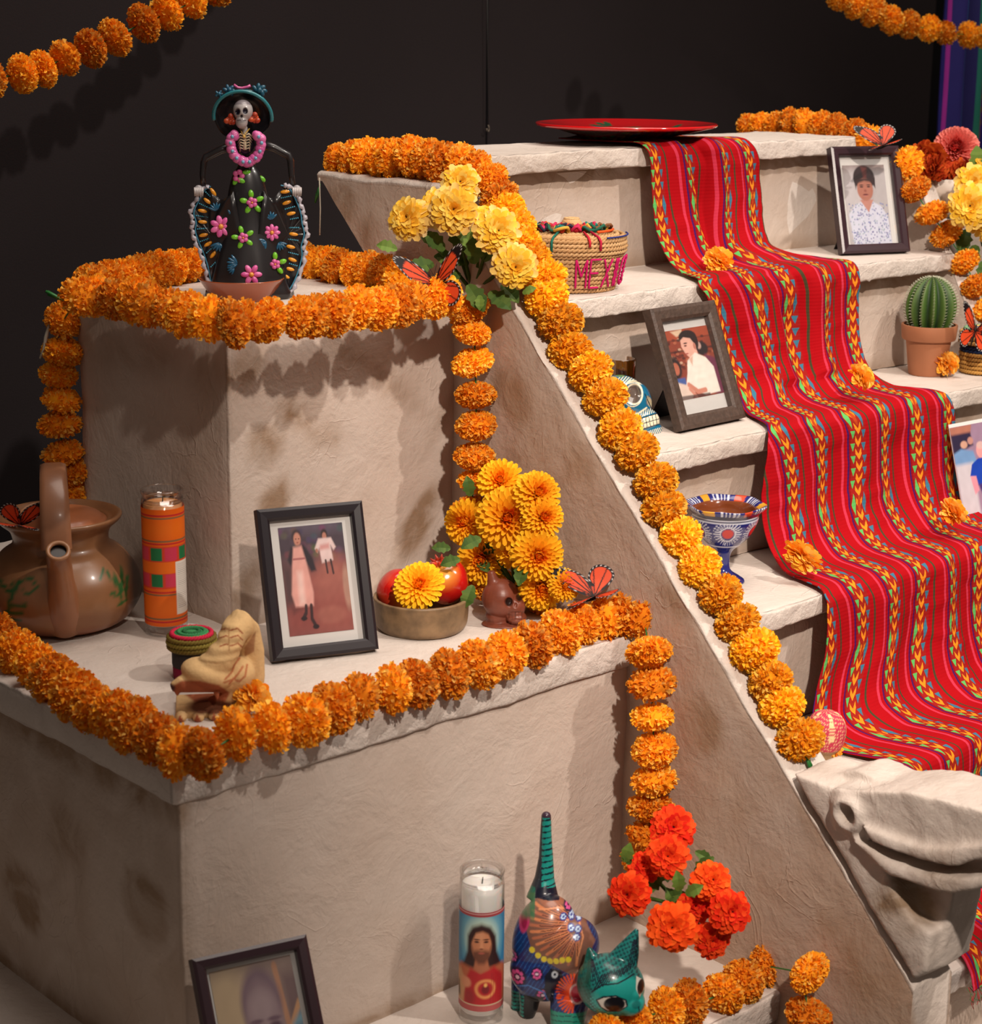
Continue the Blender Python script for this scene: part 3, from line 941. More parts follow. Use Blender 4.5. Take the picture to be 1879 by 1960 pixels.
garland('marigold_garland', 'orange marigold garland over the top of the right ramp beside the framed portrait',
    pxs([(1436,247),(1458,243),(1486,242),(1512,238),(1545,238),(1575,242),(1602,246),(1632,254),(1660,266)], x=XR+.028) +
    [on_right(*q) for q in [(1735,316),(1748,362),(1778,408),(1812,448),(1845,500),(1866,545),(1892,590)]],
    R=.0300, exact=True)
garland('marigold_garland', 'orange marigold garland strung across the top left of the dark wall',
    pxs([(-190,150),(-145,156),(-100,159),(-55,157),(-10,152),(37,141),(82,129),(126,112),(174,93),(221,70),(276,43),(326,24),(371,2),(412,-22),(450,-50),(490,-80),(528,-112),(564,-146),(598,-182),(630,-220),(660,-260)], y=.66), R=.0305, exact=True)
garland('marigold_garland', 'orange marigold garland strung across the top right of the dark wall',
    pxs([(1440,-150),(1472,-120),(1506,-90),(1540,-60),(1572,-32),(1606,-8),(1640,10),(1672,24),(1706,38),(1740,46),(1776,56),(1812,64),(1850,66),(1890,68),(1930,66),(1970,60),(2010,50),(2050,36)], y=.48), R=.0290, exact=True)

# thin hanging wire on the wall
w = MB(); a = at(932, -80, y=.985); b = at(934, 243, y=.985)
w.tube([a-b, Vector((0, 0, 0))], .0009, 5)
wt = thing('hanging_wire', 'thin vertical wire with a small metal hook against the wall', 'wire', b)
w.build('wire', mat('dark wire', (.03, .026, .024), rough=.6), wt)
h = MB(); h.tube([(0, 0, .004), (.003, 0, -.003), (.002, 0, -.010), (-.004, 0, -.009), (-.004, 0, -.003)], .0016, 6)
h.build('hook', mat('dull metal', (.16, .13, .10), rough=.5, metal=.6), wt)

# ------------------------------------------------------------------ single blooms
def ruffle_flower(name, seed, pal, n=90, m=None):
    """loose carnation-like marigold head, opening towards +z"""
    random.seed(seed); mb = MB()
    mb.ball((0, 0, -.1), (.45, .45, .35), pal[2], nu=10, nv=6)
    for i in range(n):
        t = i/n
        tilt = .15+1.55*t**.8
        ph = i*2.39996
        d = Vector((math.sin(tilt)*math.cos(ph), math.sin(tilt)*math.sin(ph), math.cos(tilt)))
        R = rot_to(d) @ Matrix.Rotation(random.uniform(-.4, .4), 3, 'Z')
        col = lerp(pal[1], pal[0], random.random()**1.6) if random.random() < .7 else lerp(pal[2], pal[1], random.random())
        petal(mb, d*.12, R, random.uniform(.72, .9), random.uniform(.38, .55), random.uniform(-.7, .7), col, cup=random.uniform(-.2, .6), nseg=3, ruff=.10, tipw=.75)
    return mb.mesh(name, m or M_PETAL, True)
BL_O = [ruffle_flower('bloom', 200+i, (O_HI, (1.0,.46,.03), O_LO), 84) for i in range(3)]
def single(label, px, py, R, kw, nrm=None, me=None, cat='flower', name='marigold_flower', group=None, spin=0, sc=(1,1,.8)):
    p = at(px, py, **kw)
    t = thing(name, label, cat, p, group=group)
    o = bpy.data.objects.new('petals', me or random.choice(BL_O)); COL.objects.link(o); o.parent = t
    d = Vector(nrm) if nrm else (CAM-p).normalized()
    o.rotation_euler = (rot_to(d) @ Matrix.Rotation(spin, 3, 'Z')).to_euler()
    o.scale = (R*sc[0], R*sc[1], R*sc[2])
    s = MB(); s.tube([(0, 0, 0), tuple(-d*R*.9)], .0022, 6); s.build('stem', M_STEM, t)
    return t
random.seed(5)
single('orange marigold head lying on the red cloth, topmost of the four on the cloth', 1375, 500, .027, dict(y=-.045), (-.8, -.45, .4), sc=(1, 1, .7), me=BL_O[0])
single('orange marigold head on the red cloth level with the cactus pot', 1646, 722, .025, dict(y=-.262), (-.1, -.8, .6), me=BL_O[1])
single('orange marigold head on the red cloth near its left edge by the blue goblet', 1535, 1066, .029, dict(y=-.415), (-.75, -.5, .45), sc=(.8, 1.15, .7), me=BL_O[2])
single('orange marigold head on the red cloth below the unframed snapshot', 1822, 981, .026, dict(y=-.43), (-.2, -.7, .7), me=BL_O[0])
single('orange marigold head lying in front of the cactus pot', 1811, 695, .0245, dict(y=-.19), (-.45, -.85, .2), me=BL_O[1])
single('small orange marigold head beside the carved snake head', 482, 1334, .025, dict(z=ZB+.022), (-.3, -.6, .6), me=BL_O[2])
single('small orange marigold half hidden under the pink woven ball basket', 1596, 1438, .012, dict(z=ZT[4]+.012), (-.3, -.6, .6), me=BL_O[0], sc=(1.3, 1, .6))

# ------------------------------------------------------------------ bouquets
def zinnia(name, seed, pal, centre, rings=8, m=None, back=None):
    """layered flat head: broad notched petals; back = colour of the drooping outer petals"""
    random.seed(seed); mb = MB()
    for k in range(rings):
        t = k/(rings-1)
        n = int(8+15*t)
        tilt = .30+1.35*t if k < rings-1 else 1.95
        for i in range(n):
            ph = 2*math.pi*(i+.5*(k % 2))/n + random.uniform(-.09, .09)
            tt = tilt+random.uniform(-.12, .12)
            d = Vector((math.sin(tt)*math.cos(ph), math.sin(tt)*math.sin(ph), math.cos(tt)))
            up = Vector((0, 0, 1))
            # petal frame: z along d, x towards the flower's front so that it curls open
            x = (up-d*up.dot(d)).normalized(); y = d.cross(x)
            R = Matrix((x, y, d)).transposed()
            col = lerp(pal[2], pal[1], min(1, .25+t)) if random.random() < .45 else lerp(pal[1], pal[0], random.random()*(.35+.6*t))
            if back and k >= rings-2: col = lerp(col, back, .75 if k == rings-1 else .35)
            L = .38+.55*t
            petal(mb, Vector((0, 0, .12*(1-t)))+d*.08, R, L*random.uniform(.86, 1.06), .27+.10*t, -.5-.5*random.random(), col, cup=random.uniform(.1, .9), nseg=3, ruff=.16, tipw=.8)
    mb.ball((0, 0, .16), (.10, .10, .10), centre, nu=10, nv=6)
    for i in range(14):
        a = i*2.4; mb.tube([(0, 0, .15), (.07*math.cos(a), .07*math.sin(a), .30)], .018, 4, lerp(centre, pal[2], .4))
    return mb.mesh(name, m or M_PETAL, True)
def mum(name, seed, pal, n=120):
    random.seed(seed); mb = MB()
    for i in range(n):
        t = (i+.5)/n
        tilt = .1+1.75*t**.75; ph = i*2.39996
        d = Vector((math.sin(tilt)*math.cos(ph), math.sin(tilt)*math.sin(ph), math.cos(tilt)))
        up = Vector((0, 0, 1)); x = (up-d*up.dot(d)).normalized(); y = d.cross(x); R = Matrix((x, y, d)).transposed()
        col = lerp(pal[1], pal[0], t*random.uniform(.6, 1)) if t > .25 else lerp(pal[2], pal[1], random.random())
        petal(mb, d*.1, R, .42+.50*t**.5, .17+.07*t, .9-1.2*t+random.uniform(-.2, .2), col, cup=.8, nseg=3, ruff=.05, tipw=.7)
    return mb.mesh(name, M_PETAL, True)
def leaf_mesh(name, seed, c1=(.045, .10, .018), c2=(.10, .17, .03)):
    random.seed(seed); mb = MB(); n = 8
    vs = []; fs = []; 
    for i in range(n+1):
        t = i/n; w = .30*math.sin(math.pi*min(1, t*.93+.05))**.8*(1+.18*math.sin(i*2.6))
        z = .22*math.sin(t*2.2)-.05*t
        vs += [Vector((-w, t, z+w*.35)), Vector((0, t, z)), Vector((w, t, z+w*.35))]
    for i in range(n):
        a = i*3; fs += [(a, a+1, a+4, a+3), (a+1, a+2, a+5, a+4)]
    for j, f in enumerate(fs): mb.add([vs[k] for k in f], [(0, 1, 2, 3)], lerp(c1, c2, random.random()))
    return mb.mesh(name, M_LEAF, True)
LEAVES = [leaf_mesh('leaf', 300+i) for i in range(3)]
LEAF_L = [leaf_mesh('leaf', 310, (.11, .20, .03), (.17, .27, .05))]
def bouquet(name, label, origin, heads, leaves, meshes, stems=True, cat='bouquet', fw=0.75, wall=None):
    """heads: (px, py, radius px, depth offset, dx, dy tilt in picture plane, mesh index)"""
    o0 = Vector(origin); dep = (o0-CAM).dot(FWD)
    t = thing(name, label, cat, o0)
    st = []
    for (px, py, r, dd, tx, ty, mi) in heads:
        dp = dep-dd
        if wall: dp = min((at(px, py, x=W2-.05)-CAM).dot(FWD), (at(px, py, y=wall)-CAM).dot(FWD), 2.79) - dd*.55
        p = at(px, py, d=dp); R = r*dp/F
        d = ((CAM-p).normalized() + RIGHT*tx + UP*ty).normalized()
        o = bpy.data.objects.new('flower_head', meshes[mi]); COL.objects.link(o); o.parent = t
        o.location = p-o0; o.rotation_euler = (rot_to(d) @ Matrix.Rotation(random.uniform(0, 6.28), 3, 'Z')).to_euler(); o.scale = (R, R, R*fw)
        m = MB(); a = p-o0-d*R*.2; m.tube([a, a*.6-d*R*.4, Vector((0, 0, 0))], .0028, 6, (.06, .12, .02)); m.build('stem', M_LEAF, t)
    for (px, py, L, ang, dd, mi) in leaves:
        p = at(px, py, d=dep-dd); s = L*(dep-dd)/F
        o = bpy.data.objects.new('leaf', (LEAVES+LEAF_L)[mi]); COL.objects.link(o); o.parent = t; o.location = p-o0
        a = math.radians(ang)
        yv = (RIGHT*math.cos(a)+UP*math.sin(a)+(-FWD)*random.uniform(-.1, .35)).normalized(); zv = ((-FWD)+UP*.3); zv = (zv-yv*zv.dot(yv)).normalized(); xv = yv.cross(zv)
        o.rotation_euler = Matrix((xv, yv, zv)).transposed().to_euler(); o.scale = (s, s, s)
    return t
ZY = ((1.0, .82, .24), (.98, .62, .05), (.90, .40, .015))
ZIN = [zinnia('flower_head', 320+i, ZY, (.05, .02, .01), back=(.98, .78, .42)) for i in range(3)]
random.seed(11)
LV = lambda cx, cy, n, r, L, dd: [(cx+random.uniform(-r, r), cy+random.uniform(-r*.7, r*.7), L*random.uniform(.75, 1.15), random.uniform(0, 360), dd, random.randrange(3)) for _ in range(n)]
bouquet('zinnia_bouquet', 'yellow zinnia bouquet with dark leaves at the upper left corner of the ramp', at(905, 560, y=-.035),
    [(881,350,44,.05,-.05,.35,0),(836,398,44,.06,-.35,.2,1),(868,402,54,.10,0,.15,2),(782,418,50,.08,-.45,.25,0),(952,442,52,.12,.25,.1,1),(985,510,50,.13,.2,-.15,2),(930,425,40,.05,.3,.3,0)],
    [(760,478,40,170,.10,3),(830,505,55,200,.07,0),(850,480,50,140,.06,1),(905,505,60,80,.07,0),(895,545,60,300,.09,1),(935,560,55,320,.09,2),(925,500,60,60,.05,1),(880,480,60,100,.05,2),(960,545,50,310,.08,0),(905,480,55,120,.06,3),(870,520,50,250,.04,0),(1000,562,28,20,.1,3),(918,565,30,270,.1,3)]+LV(885,500,9,45,46,.02), ZIN)
MUMC = ((1.0, .66, .03), (1.0, .44, .012), (.95, .20, .006))
MUM = [mum('flower_head', 340+i, MUMC) for i in range(3)]
bouquet('chrysanthemum_bouquet', 'golden orange chrysanthemum bouquet at the foot of the straight hanging garland', at(985, 1120, d=2.70),
    [(958,922,48,.02,-.1,.35,0),(1028,945,48,.02,.3,.3,1),(1038,990,44,.04,.35,.1,2),(972,992,64,.08,0,.1,0),(894,1000,48,.05,-.4,.1,1),(925,1070,54,.07,-.25,-.1,2),(1028,1062,54,.08,.2,-.15,0),(985,1050,42,.04,0,0,1),(1035,1122,50,.03,.15,-.3,2),(1080,1120,34,.02,.3,-.1,1),(905,1110,36,.03,-.2,-.3,0)],
    [(862,1050,36,180,.05,0),(900,950,40,100,.04,1),(920,1030,45,210,.03,2),(1000,1080,45,260,.04,0),(905,1120,46,250,.05,1),(880,1070,40,200,.04,2)]+LV(965,1050,9,60,44,-.04), MUM, fw=.85, wall=-.04)
ZR_ = ((1.0, .16, .02), (.88, .055, .008), (.55, .008, .003))
RED = [zinnia('flower_head', 360+i, ZR_, (.02, .004, .004), rings=7) for i in range(3)]
bouquet('red_bouquet', 'red-orange zinnia bouquet in the low corner behind the painted cat', at(1305, 1735, d=2.46),
    [(1288,1585,52,.02,.1,.25,0),(1278,1640,48,.06,0,.1,1),(1203,1712,50,.08,-.3,0,2),(1362,1685,46,.06,.3,.15,0),(1286,1775,57,.12,0,-.05,1),(1398,1745,50,.09,.3,-.05,2),(1362,1800,42,.07,.2,-.25,0),(1330,1735,40,.04,.1,.0,2),(1232,1660,36,.03,-.2,.2,1)],
    [(1300,1705,44,100,.12,3),(1312,1712,40,30,.12,3),(1195,1650,42,75,.05,3),(1205,1655,30,110,.05,0),(1330,1630,34,330,.02,1)]+LV(1290,1710,10,60,44,.02), RED)
bouquet('zinnia_bouquet', 'yellow zinnia bouquet at the right edge beside the white bowl', at(1880, 470, x=XR+.07),
    [(1862,350,44,.10,-.1,.3,0),(1858,394,50,.12,-.2,0,1),(1890,420,46,.06,.1,0,2),(1884,318,34,.0,.2,.3,2)],
    [(1850,440,50,250,.02,0),(1870,470,50,240,.03,1),(1880,500,50,270,.03,2),(1835,430,40,200,.02,0),(1868,330,50,90,.0,3)], ZIN)

# white bowl of dahlias
bp_ = at(1822, 405, x=XO+.062); bp_.z = .049
bw = thing('flower_bowl', 'glossy white bowl holding flowers behind the right ramp', 'bowl', bp_)
MB().lathe([(0, 0), (.028, 0), (.030, .004), (.050, .022), (.062, .050), (.066, .075), (.063, .075), (.058, .050), (.045, .025), (0, .012)], 48).build('bowl', mat('white glaze', (.75, .68, .60), rough=.12, spec=.6), bw)
DAHM = mum('flower_head', 350, ((1.0, .42, .34), (.92, .20, .15), (.70, .07, .05)), 230)
RUST = [ruffle_flower('bloom', 260, ((.75, .16, .02), (.55, .07, .01), (.30, .02, .004)), 110)]
def headthing(name, label, px, py, r, base, me, tx=0, ty=.3, fw=.9, more=()):
    b = Vector(base); dep = (b-CAM).dot(FWD)
    t = thing(name, label, 'flower', b)
    for (qx, qy, rr, dd) in ((px, py, r, 0.0),)+tuple(more):
        p = at(qx, qy, d=dep-dd); R = rr*(dep-dd)/F; d = ((CAM-p).normalized()+RIGHT*tx+UP*ty).normalized()
        o = bpy.data.objects.new('flower_head', me); COL.objects.link(o); o.parent = t; o.location = p-b
        o.rotation_euler = (rot_to(d) @ Matrix.Rotation(rr, 3, 'Z')).to_euler(); o.scale = (R, R, R*fw)
        m = MB(); m.tube([p-b-d*R*.2, (0, 0, .01)], .002, 6, (.05, .10, .02)); m.build('stem', M_LEAF, t)
    return t
headthing('dahlia', 'coral pink dahlia head standing above the white bowl', 1829, 286, 46, bp_+Vector((0, 0, .03)), DAHM, fw=1.1)
headthing('rust_flower', 'dark rust-orange flowers filling the white bowl', 1800, 322, 32, bp_+Vector((-.015, 0, .03)), RUST[0], more=((1776,306,38,.05),(1752,306,30,.06),(1840,332,30,.05),(1788,320,30,.07)))

# ------------------------------------------------------------------ butterflies
FORE = [(0,0),(.10,.20),(.30,.42),(.62,.66),(.88,.78),(1.0,.76),(1.0,.66),(.90,.48),(.78,.30),(.66,.16),(.45,.03),(.2,-.03)]
HIND = [(0,0),(.2,-.02),(.45,-.0),(.62,-.10),(.70,-.26),(.66,-.44),(.52,-.58),(.34,-.62),(.20,-.52),(.08,-.28)]
def wing(out, seed, name):
    n = 34
    xs = [p[0] for p in out]; ys = [p[1] for p in out]
    x0, x1, y0, y1 = min(xs), max(xs), min(ys), max(ys)
    # fan triangulation rings from centroid so that colours can follow the margin
    cx, cy = (sum(xs)/len(xs)), (sum(ys)/len(ys))
    c, _ = catmull([(a, b) for a, b in out]+[out[0]], 5)
    c = c[:-1]; m = len(c); K_ = 12
    vs = []; fs = []
    for k in range(K_+1):
        s = k/K_
        for (a, b) in c: vs.append((cx+(a-cx)*s, cy+(b-cy)*s, .05*math.sin(3*(cx+(a-cx)*s))))
    for k in range(K_):
        for i in range(m):
            a = k*m+i; b = k*m+(i+1) % m
            fs.append((a, b, b+m, a+m))
    me = bpy.data.meshes.new(name); me.from_pydata(vs, [], fs)
    v = np.array(vs); p = Paint(v[:,0], v[:,1], (.72, .075, .02))
    ss = np.repeat(np.arange(K_+1)/K_, m)
    rng = random.Random(seed)
    for q in range(6):
        a = math.radians(-70+q*26 if out is HIND else 5+q*13)
        p.line([(0, 0), (1.1*math.cos(a), 1.1*math.sin(a))], .016, (.01, .004, .004))
    r = np.hypot(v[:,0], v[:,1])
    edge = (ss > .80) & (r > .22)
    p.c[edge] = (.010, .005, .006)
    if out is FORE: p.c[(r > .93)] = (.010, .005, .006)
    dots = (ss > .88) & (ss < .97) & (r > .35) & ((np.arange(len(v)) % m) % 3 == 0)
    p.c[dots] = (.75, .72, .70)
    me.materials.append(M_WING); setcol(me, p.c)
    me.polygons.foreach_set('use_smooth', [True]*len(fs))
    return me
M_WING = mat('printed wing', vc=True, rough=.5, spec=.3, trans=.15)
WF, WH = wing(FORE, 1, 'fore_wing'), wing(HIND, 2, 'hind_wing')
def butterfly(label, px, py, kw, size, along, wl, wr, name='butterfly'):
    """along: picture-plane angle of the body; wl, wr: lift of the wings"""
    p = at(px, py, **kw)
    t = thing(name, label, 'butterfly', p)
    a = math.radians(along)
    y = (RIGHT*math.cos(a)+UP*math.sin(a)).normalized(); z = (-FWD*.9+UP*.45); z = (z-y*z.dot(y)).normalized(); x = y.cross(z)
    M3 = Matrix((x, y, z)).transposed()
    t.rotation_euler = M3.to_euler()
    b = MB(); b.tube([(0, -.42*size, 0), (0, -.1*size, 0), (0, .12*size, .01*size), (0, .28*size, 0)], [.02*size, .035*size, .06*size, .03*size], 8, (.015, .010, .010))
    for s in (-1, 1): b.tube([(0, .26*size, 0), (s*.12*size, .55*size, .05*size)], .006*size, 4, (.015, .01, .01))
    b.build('body', M_VCM, t)
    for s, lift in ((-1, wl), (1, wr)):
        for me, nm, k in ((WF, 'fore_wing', 0), (WH, 'hind_wing', -.12)):
            o = bpy.data.objects.new(nm, me); COL.objects.link(o); o.parent = t
            o.scale = (size*s, size, size); o.rotation_euler = (0, -s*(lift+k), 0); o.location = (0, .05*size, .004)
    return t
butterfly('red-orange monarch butterfly among the leaves of the yellow bouquet on the left ramp', 834, 548, dict(d=2.66), .058, 100, .35, .75)
butterfly('red-orange monarch butterfly resting on the middle ledge garland beside the golden chrysanthemums', 1142, 1142, dict(z=ZB+.055), .060, 200, 1.1, .15)
butterfly('red-orange monarch butterfly perched on the dark frame of the woman in white', 1692, 280, dict(y=-.050), .050, 200, 1.0, .4)
butterfly('red-orange monarch butterfly sitting on the little round straw basket', 1864, 638, dict(y=-.23), .054, 75, .85, .55)
butterfly('dark red butterfly on the rim of the clay teapot', 36, 1008, dict(d=2.60), .047, -10, 1.0, 1.1)

# ------------------------------------------------------------------ framed photographs
def picture(nx, nz, fn):
    """flat print: fine mesh painted by fn(Paint) over u,v in 0..1 (v down)"""
    u, v = np.meshgrid(np.linspace(0, 1, nx+1), np.linspace(0, 1, nz+1))
    p = fn(u.ravel(), v.ravel())
    idx = np.arange((nx+1)*(nz+1)).reshape(nz+1, nx+1)
    f = np.stack([idx[1:, :-1], idx[1:, 1:], idx[:-1, 1:], idx[:-1, :-1]], -1).reshape(-1, 4)
    return u.ravel(), v.ravel(), f, p.c
def print_obj(name, w, h, cx, cz, y, fn, parent, nx=110, nz=160, label=None):
    u, v, f, c = picture(nx, nz, fn)
    co = np.stack([cx-w/2+u*w, np.full_like(u, y), cz+h/2-v*h], 1)
    me = bpy.data.meshes.new(name); me.from_pydata(co.tolist(), [], f.tolist()); me.materials.append(M_PRINT); setcol(me, c)
    return link(name, me, parent, label)
def noisy(p, s, amp, seed=0):
    rng = np.random.RandomState(seed); n = np.zeros(len(p.x))
    for k in range(10):
        a, b, c = rng.uniform(-s, s), rng.uniform(-s, s), rng.uniform(0, 6.28)
        n += np.sin(p.x*a+p.y*b+c)
    p.c = np.clip(p.c*(1+amp*n[:, None]/4), 0, 1); return p
C = lambda *a: srgb(*a)
def ph_ladies(u, v):
    p = Paint(u, v, C(120, 78, 78))
    p.mix(np.clip((.42-v)/.2, 0, 1), C(72, 58, 70)); p.mix(np.clip((.12-v)/.1, 0, 1), C(96, 84, 100))
    for i in range(40):
        r = random.Random(i); p.ell(r.random(), r.random()*.36, .05, .03, C(60+r.randrange(70), 50+r.randrange(60), 60+r.randrange(50)), .8, a=.6)
    p.poly([(.40,.42),(1,.34),(1,1),(0,1),(0,.80)], C(150, 84, 78), .15)
    p.poly([(.62,.30),(.9,.30),(1,.55),(1,1),(.45,1),(.5,.5)], C(172, 104, 92), .2, .8)
    p.poly([(0,.72),(1,.66),(1,1),(0,1)], C(138, 66, 62), .3, .75)
    p.ell(.68, .84, .24, .08, C(176, 112, 98), .5, a=.5)
    p.rect(0, .36, .14, .72, C(58, 46, 52), .1, .7)
    p.ell(.97, .6, .06, .2, C(196, 160, 140), .5, a=.6)
    # lady behind
    p.ell(.70, .095, .05, .05, C(52, 36, 38), .4); p.ell(.70, .115, .033, .038, C(190, 128, 110), .4)
    p.poly([(.60,.13),(.80,.13),(.86,.22),(.82,.25),(.78,.20),(.80,.34),(.62,.36),(.60,.22),(.57,.26),(.53,.22)], C(232, 206, 204), .02)
    p.poly([(.62,.19),(.76,.18),(.76,.23),(.60,.24)], C(206, 130, 126), .03, .7)
    p.line([(.68,.34),(.69,.45)], .016, C(66, 42, 44)); p.line([(.76,.34),(.78,.46)], .016, C(66, 42, 44))
    p.ell(.56, .24, .02, .02, C(180,120,100), .5)
    # lady in front
    p.ell(.27, .095, .075, .065, C(60, 44, 50), .4); p.ell(.275, .12, .055, .062, C(205, 142, 122), .35)
    p.ell(.255, .115, .010, .006, C(90, 52, 46), .8); p.ell(.30, .115, .010, .006, C(90, 52, 46), .8); p.ell(.275, .15, .016, .006, C(160, 74, 66), .8)
    p.poly([(.16,.19),(.36,.17),(.48,.30),(.52,.42),(.44,.43),(.38,.33),(.36,.30),(.20,.31),(.13,.36),(.10,.30)], C(44, 32, 44), .03)
    p.poly([(.20,.19),(.33,.18),(.38,.34),(.44,.62),(.42,.74),(.14,.74),(.10,.62),(.16,.34)], C(228, 168, 158), .03)
    p.poly([(.22,.42),(.30,.42),(.30,.72),(.21,.72)], C(246, 214, 206), .06, .8)
    p.line([(.18,.30),(.36,.30)], .01, C(176, 110, 110))
    p.line([(.30,.74),(.29,.80),(.24,.85)], .025, C(58, 34, 38)); p.line([(.38,.74),(.37,.86),(.42,.93)], .025, C(58, 34, 38))
    p.ell(.42, .935, .05, .022, C(40, 24, 30), .4); p.ell(.25, .85, .05, .02, C(40, 24, 30), .4)
    p.poly([(.08,.74),(.25,.76),(.1,.80)], C(92, 46, 48), .05, .7)
    return noisy(p, 60, .05)
def ph_man(u, v):
    p = Paint(u, v, C(150, 66, 46))
    r = random.Random(4)
    p.rect(-1, .0, 2, .16, C(176, 78, 50), .05)
    for i in range(90): p.ell(r.random(), .14+r.random()*.42, .035, .02, C(*(r.choice([(226,190,160),(110,40,30),(70,30,28),(190,110,80),(60,28,30)]))), .5, a=.8)
    p.rect(-1, .30, 2, .325, C(60, 26, 26), .02, .8); p.rect(-1, .14, 2, .16, C(90, 40, 30), .02, .7)
    p.poly([(.2,.02),(.45,.0),(.42,.08),(.3,.10)], C(230, 200, 170), .03)
    p.ell(.78, .32, .12, .10, C(40, 28, 34), .3); p.ell(.72, .27, .05, .05, C(214, 176, 166), .5)
    p.ell(.10, .54, .14, .16, C(42, 26, 30), .3); p.ell(.12, .55, .07, .09, C(196, 110, 84), .3)
    p.rect(.02, .69, .26, .80, C(70, 100, 170), .03)
    p.poly([(.80,.40),(1.05,.50),(1.05,1.0),(.84,1.0)], C(116, 48, 78), .04)
    # head
    p.ell(.53, .13, .19, .105, C(36, 20, 24), .15); p.ell(.64, .20, .09, .13, C(36, 20, 24), .2)
    p.poly([(.36,.16),(.44,.12),(.58,.15),(.64,.24),(.66,.38),(.56,.46),(.47,.43),(.39,.34),(.35,.25)], C(240, 186, 168), .02)
    p.ell(.44, .245, .03, .012, C(110, 50, 46), .8); p.ell(.45, .21, .04, .010, C(70, 30, 30), .8); p.ell(.43, .36, .035, .010, C(178, 90, 84), .8); p.ell(.63, .27, .03, .05, C(200, 128, 112), .4)
    # shirt
    p.poly([(.40,.46),(.60,.36),(.80,.45),(.92,.60),(.93,.97),(.60,.98),(.42,.90),(.22,.84),(.33,.64)], C(248, 240, 230), .02)
    p.poly([(.44,.44),(.54,.40),(.48,.54)], C(232, 190, 170), .02)
    p.poly([(.0,.72),(.14,.76),(.44,.86),(.30,1.0),(.0,1.0)], C(236, 214, 200), .03)
    p.line([(.30,.80),(.46,.92),(.62,.91)], .04, C(214, 140, 118)); p.line([(.30,.86),(.40,.98)], .03, C(222, 150, 128))
    p.poly([(0,.94),(.7,.96),(.7,1),(0,1)], C(60, 36, 40), .02, .8)
    return noisy(p, 70, .04, 3)
def ph_woman(u, v):
    p = Paint(u, v, C(186, 180, 182))
    p.mix(np.clip((.12-v)/.1, 0, 1)*.8, C(140, 120, 116)); p.ell(.2, .5, .3, .4, C(206, 200, 204), .9, a=.6)
    p.poly([(.1,1.01),(.04,.62),(.22,.50),(.40,.46),(.62,.46),(.82,.52),(.97,.66),(1.0,1.01)], C(212, 214, 230), .02)
    r = random.Random(8)
    for i in range(240):
        x, y = .05+r.random()*.92, .48+r.random()*.52
        if abs(x-.5) < .12+.0*(y) and y < .56: continue
        p.ell(x, y, .014, .010, C(*r.choice([(110,116,170),(130,140,190),(150,170,180),(96,90,150)])), .6, a=.85)
    p.poly([(.34,.44),(.66,.44),(.52,.60)], C(196, 138, 124), .02)
    p.ell(.49, .16, .255, .155, C(44, 26, 32), .12); p.poly([(.24,.16),(.75,.16),(.74,.30),(.68,.24),(.3,.24),(.27,.31)], C(44, 26, 32), .02)
    p.ell(.49, .31, .19, .145, C(178, 116, 98), .15)
    p.poly([(.44,.02),(.58,.03),(.54,.17),(.48,.17)], C(110, 44, 40), .05, .8)
    p.poly([(.30,.17),(.70,.17),(.68,.22),(.49,.20),(.31,.23)], C(48, 28, 32), .03)
    for x in (.41, .58): p.ell(x, .275, .042, .010, C(66, 34, 34), .7); p.ell(x, .252, .05, .007, C(70, 40, 38), .8)
    p.ell(.49, .325, .030, .018, C(150, 88, 76), .8); p.ell(.49, .375, .065, .011, C(112, 48, 50), .6); p.ell(.49, .392, .05, .008, C(190, 120, 110), .6)
    return noisy(p, 60, .03, 5)
def ph_old(u, v):
    p = Paint(u, v, C(150, 128, 120))
    p.ell(.15, .25, .3, .3, C(196, 172, 140), .9); p.poly([(0,.55),(.25,.5),(.3,1),(0,1)], C(112, 76, 84), .2); p.rect(.85, .1, 1.1, .4, C(120, 96, 96), .1)
    p.line([(.78,.05),(.84,.5),(.86,1)], .035, C(188, 138, 108)); p.line([(1.0,.30),(.84,.46)], .03, C(200, 150, 110))
    p.poly([(.88,.42),(1.05,.32),(1.05,.5),(.9,.6)], C(120, 160, 176), .05); p.ell(.97, .62, .14, .18, C(76, 66, 92), .4); p.ell(.92, .92, .2, .2, C(130, 80, 78), .5)
    p.ell(.55, .26, .24, .22, C(128, 104, 116), .3)
    p.ell(.55, .50, .24, .38, C(152, 128, 134), .25); p.ell(.55, .28, .15, .10, C(168, 146, 150), .8)
    for x in (.45, .67): p.ell(x, .405, .07, .026, C(92, 66, 84), .8); p.ell(x, .36, .08, .014, C(116, 90, 104), .8)
    p.ell(.57, .48, .04, .08, C(184, 160, 160), .9); p.ell(.57, .555, .06, .018, C(116, 86, 98), .8); p.ell(.57, .64, .10, .022, C(108, 74, 92), .7)
    p.ell(.57, .74, .12, .06, C(178, 150, 154), .9); p.poly([(.1,1.01),(.35,.86),(.78,.86),(1,1.01)], C(96, 84, 110), .05)
    return noisy(p, 40, .04, 6)
